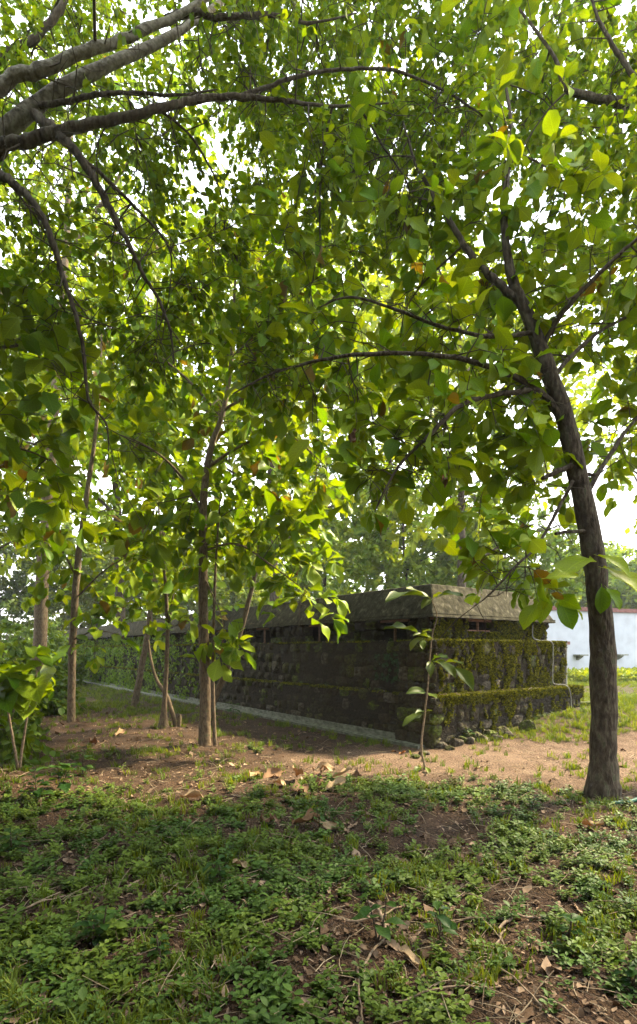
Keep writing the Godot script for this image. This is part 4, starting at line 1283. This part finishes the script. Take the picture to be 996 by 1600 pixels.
	for i in 3200:
		var d := 1.7 + 8.0 * pow(rng.randf(), 1.2); var x := rf(-0.75, 0.75) * (d + 0.5)
		if path_mask(x, d) > 0.3 and rng.randf() < 0.7: continue
		var q := Vector2(x, d) - UMB
		if q.dot(EA) > -0.2 and q.dot(EB) > -0.12: continue
		if nz.get_noise_2d(x * 70, d * 70 + 900) < -0.02 and rng.randf() < 0.75: continue
		var s := rf(0.06, 0.3)
		var b := frame(Vector3(rf(-1, 1), rf(-.15, .3), rf(-1, 1)), Vector3.UP)
		sx.append(Transform3D(Basis(b.x * 0.22 * rf(.6, 1.2), b.y * 0.22, b.z * s), Vector3(x, ground(x, d) + rf(0.01, 0.05), -d)))
		sc.append(Color(.13, .09, .06).lerp(Color(.34, .27, .18), rng.randf()))
	multi("dry_straw", straw, M.litter, sx, sc, self).set_meta("label", "thin dry straws and twigs over the litter")

const ORD := ["first", "second", "third", "fourth", "fifth", "sixth", "seventh", "eighth", "ninth", "tenth", "eleventh", "twelfth", "thirteenth", "fourteenth", "fifteenth", "sixteenth", "seventeenth", "eighteenth"]

func rock_mesh(sd: int) -> ArrayMesh:
	var mb := MB.new()
	var s := SphereMesh.new()
	s.radius = 0.5; s.height = 1.0; s.radial_segments = 12; s.rings = 7
	var ar := s.get_mesh_arrays()
	var vs: PackedVector3Array = ar[Mesh.ARRAY_VERTEX]
	var map := {}
	var rm := []
	for p in vs:
		var key := p.snapped(Vector3.ONE * 0.001)
		if not map.has(key):
			var q := p
			for k in 6:
				var n := Vector3(sin(sd * 3.1 + k * 2.3), cos(sd * 1.7 + k * 1.9), sin(sd * 0.7 + k * 4.1)).normalized()
				var over := q.dot(n) - 0.33
				if over > 0: q -= n * over * 0.9
			q *= 1.0 + 0.12 * nz.get_noise_3d(p.x * 60 + sd * 40, p.y * 60, p.z * 60)
			map[key] = mb.pt(q)
		rm.append(map[key])
	var id: PackedInt32Array = ar[Mesh.ARRAY_INDEX]
	for i in range(0, id.size(), 3):
		if rm[id[i]] != rm[id[i + 1]] and rm[id[i + 1]] != rm[id[i + 2]] and rm[id[i]] != rm[id[i + 2]]:
			mb.tri(rm[id[i]], rm[id[i + 1]], rm[id[i + 2]])
	return mb.mesh(false)

func build_small() -> void:
	# loose stones at the foot of the gable end
	var rocks := []
	for k in 5: rocks.append(rock_mesh(k + 1))
	var spots := [[692, 1158, 8.75, .16, .10], [703, 1160, 8.6, .13, .07], [713, 1152, 8.85, .2, .13], [724, 1146, 9.0, .16, .12], [735, 1150, 8.95, .14, .1], [744, 1143, 9.2, .2, .14], [755, 1147, 9.1, .17, .11], [765, 1139, 9.4, .22, .15], [776, 1145, 9.2, .18, .1], [785, 1137, 9.6, .2, .14], [796, 1142, 9.4, .16, .1], [826, 1138, 9.75, .25, .2], [752, 1132, 9.5, .2, .16], [730, 1138, 9.2, .18, .14], [663, 1166, 8.3, .14, .06], [648, 1180, 8.0, .14, .06]]
	for i in spots.size():
		var s: Array = spots[i]
		var p := foot(s[0], s[2]); p.y += 0.05 + s[4] * 0.25
		var lab: String = ["flat mossy stone", "small dark stone", "grey angular stone"][i % 3] + ", " + ORD[i] + " from the building corner along the gable foot"
		if i == 11: lab = "largest grey boulder at the right end of the rubble by the gable"
		if i >= 14: lab = ["flat dark stone on the bare earth beside the sapling", "small brown stone on the path before the sapling"][i - 14]
		var o := part("loose_stone", rocks[i % 5], M.stone[[2, 4, 2, 3][i % 4]], self, Transform3D(Basis(Vector3.UP, rf(0, TAU)).scaled(Vector3(s[3] * 1.35, s[4] * 1.5, s[3] * 1.1)), p))
		tag(o, lab, "stone", "loose stones at the foot of the gable end")
	# large fallen leaves
	var fl := [[410, 1217, 6.9, .30, "grey-brown arched dead leaf at the left of the leaf heap"], [447, 1212, 7.0, .34, "broad cupped tan dead leaf at the back of the leaf heap"], [485, 1208, 7.1, .32, "upright curled brown dead leaf on top of the heap"], [500, 1214, 6.95, .28, "folded brown dead leaf leaning right on the heap"], [466, 1222, 6.75, .3, "ragged pale brown dead leaf in front of the heap"], [487, 1232, 6.45, .24, "curled pale leaf edge poking up below the heap"], [515, 1226, 6.6, .28, "flat brown dead leaf on the heap's right side"], [540, 1222, 6.75, .2, "dark dead leaf at the right end of the heap"], [425, 1232, 6.4, .22, "whitish grey dead leaf left below the heap"], [475, 1240, 6.2, .3, "dark folded leaf under the heap's front"], [505, 1245, 6.1, .26, "tan dead leaf lying lowest before the heap"], [418, 1290, 5.05, .28, "tan dead leaf half buried in herbs below the heap"], [538, 1304, 4.85, .32, "large pale ragged dead leaf lying alone among herbs"], [452, 1300, 4.9, .26, "brown curled leaf left of the pale ragged leaf"], [330, 1258, 5.7, .3, "pale upright dead leaf on the dark litter, centre left"], [610, 1172, 8.5, .14, "orange dead leaf by the building corner"], [622, 1176, 8.3, .14, "red-brown dead leaf nearer than the orange one"], [690, 1500, 2.75, .11, "small brown dead leaf between twigs at lower centre"], [665, 1512, 2.72, .13, "grey crumpled leaf beside the bent stick"], [395, 1360, 3.95, .14, "pale pinkish dead leaf left of centre herbs"], [125, 1510, 2.75, .14, "brown dead leaf in the lower left litter"], [980, 1335, 4.25, .24, "dark wet dead leaf at the right edge"], [900, 1285, 5.0, .24, "grey curled dead leaf left of the leaning trunk's foot"], [148, 1160, 9.3, .3, "pale broken dead leaf below the slender dark stem"], [180, 1150, 10.0, .32, "dead leaf lying right of the pale broken leaf"]]
	for i in fl.size():
		var f: Array = fl[i]
		var p := foot(f[0], f[2]); p.y += 0.055 + f[3] * (0.13 if i < 11 else 0.05)
		var b := frame(Vector3(rf(-1, 1), rf(-.12, .16), rf(-1, 1)), Vector3.UP + rv() * (0.6 if i < 11 else 0.22))
		var mat: Material = M.dead[4] if i in [15, 16] else (M.dead[2] if i in [12, 8, 14, 19] else M.dead[i % 4])
		var o := part("dead_leaf", L.dead[i % 6], mat, self, Transform3D(b.scaled(Vector3.ONE * f[3]), p))
		tag(o, f[4], "fallen leaf", "large fallen teak leaves")
	# dead leaves still hanging on the right tree
	for q in [[556, 668, 5.1, 540, 704, 5.1, "withered brown leaf cluster hanging from the arched branch, left one"], [700, 742, 5.2, 697, 764, 5.2, "withered brown leaf curl hanging from the lower branch, right one"]]:
		var a := at(q[0], q[1], q[2]); var e := at(q[3], q[4], q[5])
		var th := thing("withered_leaf", q[6], "dead leaf", a, "withered leaves hanging on the leaning teak")
		for k in 3:
			var s: float = a.distance_to(e) * rf(0.7, 1.1)
			part("blade", L.dead[k + (2 if q[0] > 600 else 0)], M.dead[3 if k else 4], th, Transform3D(frame(e - a + rv() * 0.06, rv()).scaled(Vector3(s * 0.7, s * 0.7, s)), rv() * 0.02))
		var st := MB.new()
		st.tube([Vector3(0, 0.14, 0), Vector3(0.01, 0.05, 0), Vector3.ZERO], [0.004, 0.003, 0.003], 5)
		part("stalk", st.mesh(), M.twig, th)
	# fallen sticks
	var sticks := [[[574, 1418, 3.4], [590, 1440, 3.25], [604, 1470, 3.0], [575, 1500, 2.78], [570, 1545, 2.55], .010, "pale bent stick with a hooked end among herbs, lower centre"], [[540, 1450, 3.1], [580, 1448, 3.12], [620, 1420, 3.38], [640, 1400, 3.5], .008, "slanting brown stick crossing the bent one"], [[780, 1462, 3.05], [810, 1448, 3.15], [850, 1440, 3.2], .009, "pale curved stick on the bare litter, right of centre"], [[765, 1500, 2.75], [778, 1480, 2.9], [790, 1460, 3.05], .007, "short stick joining the pale curved one"], [[690, 1448, 3.15], [740, 1446, 3.15], [775, 1452, 3.12], .005, "thin straight twig left of the curved stick"], [[620, 1565, 2.47], [700, 1558, 2.5], [780, 1545, 2.55], .006, "long twig lying level near the bottom"], [[838, 1575, 2.45], [880, 1595, 2.36], [910, 1612, 2.3], .006, "twig sloping down toward the bottom edge"], [[845, 1592, 2.38], [800, 1540, 2.58], [740, 1490, 2.85], .005, "thin long twig running diagonally below the curved stick"], [[560, 1520, 2.7], [562, 1560, 2.5], [566, 1600, 2.35], .006, "upright looking dry stalk at the bottom centre"], [[110, 1385, 3.65], [132, 1350, 4.0], [160, 1335, 4.2], .008, "brown dry stalk on the left among herbs"], [[12, 1440, 3.2], [60, 1425, 3.3], [110, 1400, 3.5], .007, "long dry stalk at the left edge"]]
	for s in sticks:
		var pts := []; var rad := []
		var n: int = s.size() - 2
		for k in n:
			var p := foot(s[k][0], s[k][2]); p.y += 0.075 + 0.02 * sin(k * 2.0)
			pts.append(p); rad.append(s[n] * (1.0 - 0.4 * k / n))
		var o0: Vector3 = pts[0]
		for k in n: pts[k] -= o0
		var sc := smooth_curve(pts, rad, 5)
		var mb := MB.new()
		for k in sc[0].size(): sc[0][k] += rv() * 0.006
		mb.tube(sc[0], sc[1], 6, nz, 0.2)
		tag(part("fallen_stick", mb.mesh(), M.stick, self, Transform3D(Basis(), o0)), s[n + 1], "stick", "fallen sticks in the foreground")
	# leaning dead pole and broken stump by the pale young tree
	var mb := MB.new()
	var o1 := foot(276, 11.5)
	var sc := smooth_curve([Vector3.ZERO, at(262, 1090, 11.5) - o1, at(245, 1062, 11.6) - o1, at(236, 1030, 11.7) - o1, at(232, 1000, 11.8) - o1], [.05, .044, .036, .03, .022], 5)
	mb.tube(sc[0], sc[1], 10, nz, 0.15)
	tag(part("leaning_pole", mb.mesh(), M.bark_tan, self, Transform3D(Basis(), o1)), "dead brown pole leaning left against the thin leaning trunk", "pole")
	mb = MB.new()
	var o2 := foot(280, 11.4)
	mb.tube([Vector3(0, -0.05, 0), Vector3(.005, .12, 0), Vector3(.012, .26, 0.0), Vector3(.03, .31, 0)], [.05, .042, .04, .012], 10, nz, 0.3)
	tag(part("broken_stump", mb.mesh(), M.bark_tan, self, Transform3D(Basis(), o2)), "short broken stump beside the foot of the leaning pole", "stump")
	# green plastic edging by the foot of the right tree
	mb = MB.new()
	var pts := []
	for q in [[921, 5.72], [940, 5.66], [960, 5.66], [985, 5.72], [1005, 5.85], [1040, 6.1]]:
		var p := foot(q[0], q[1]); p.y += 0.06
		pts.append(p)
	var sc2 := smooth_curve(pts, [.022, .022, .022, .022, .022, .022], 4)
	mb.tube(sc2[0], sc2[1], 10)
	var hose := part("green_rim", mb.mesh(), M.green_plastic, self)
	tag(hose, "thick green hose half buried at the foot of the leaning trunk", "hose")
	# grey step slabs at the far corner of the gable
	mb = MB.new()
	mb.box(Vector3(-0.5, 0, -0.12), Vector3(0.5, 0.09, 0.12))
	var p3 := foot(895, 11.6)
	var sl := part("stone_slab", mb.mesh(false), M.stone[3], self, Transform3D(Basis(Vector3.UP, 0.2), p3 + Vector3(0, 0.05, 0)))
	tag(sl, "flat mossy slab lying at the right end of the gable foot", "slab")
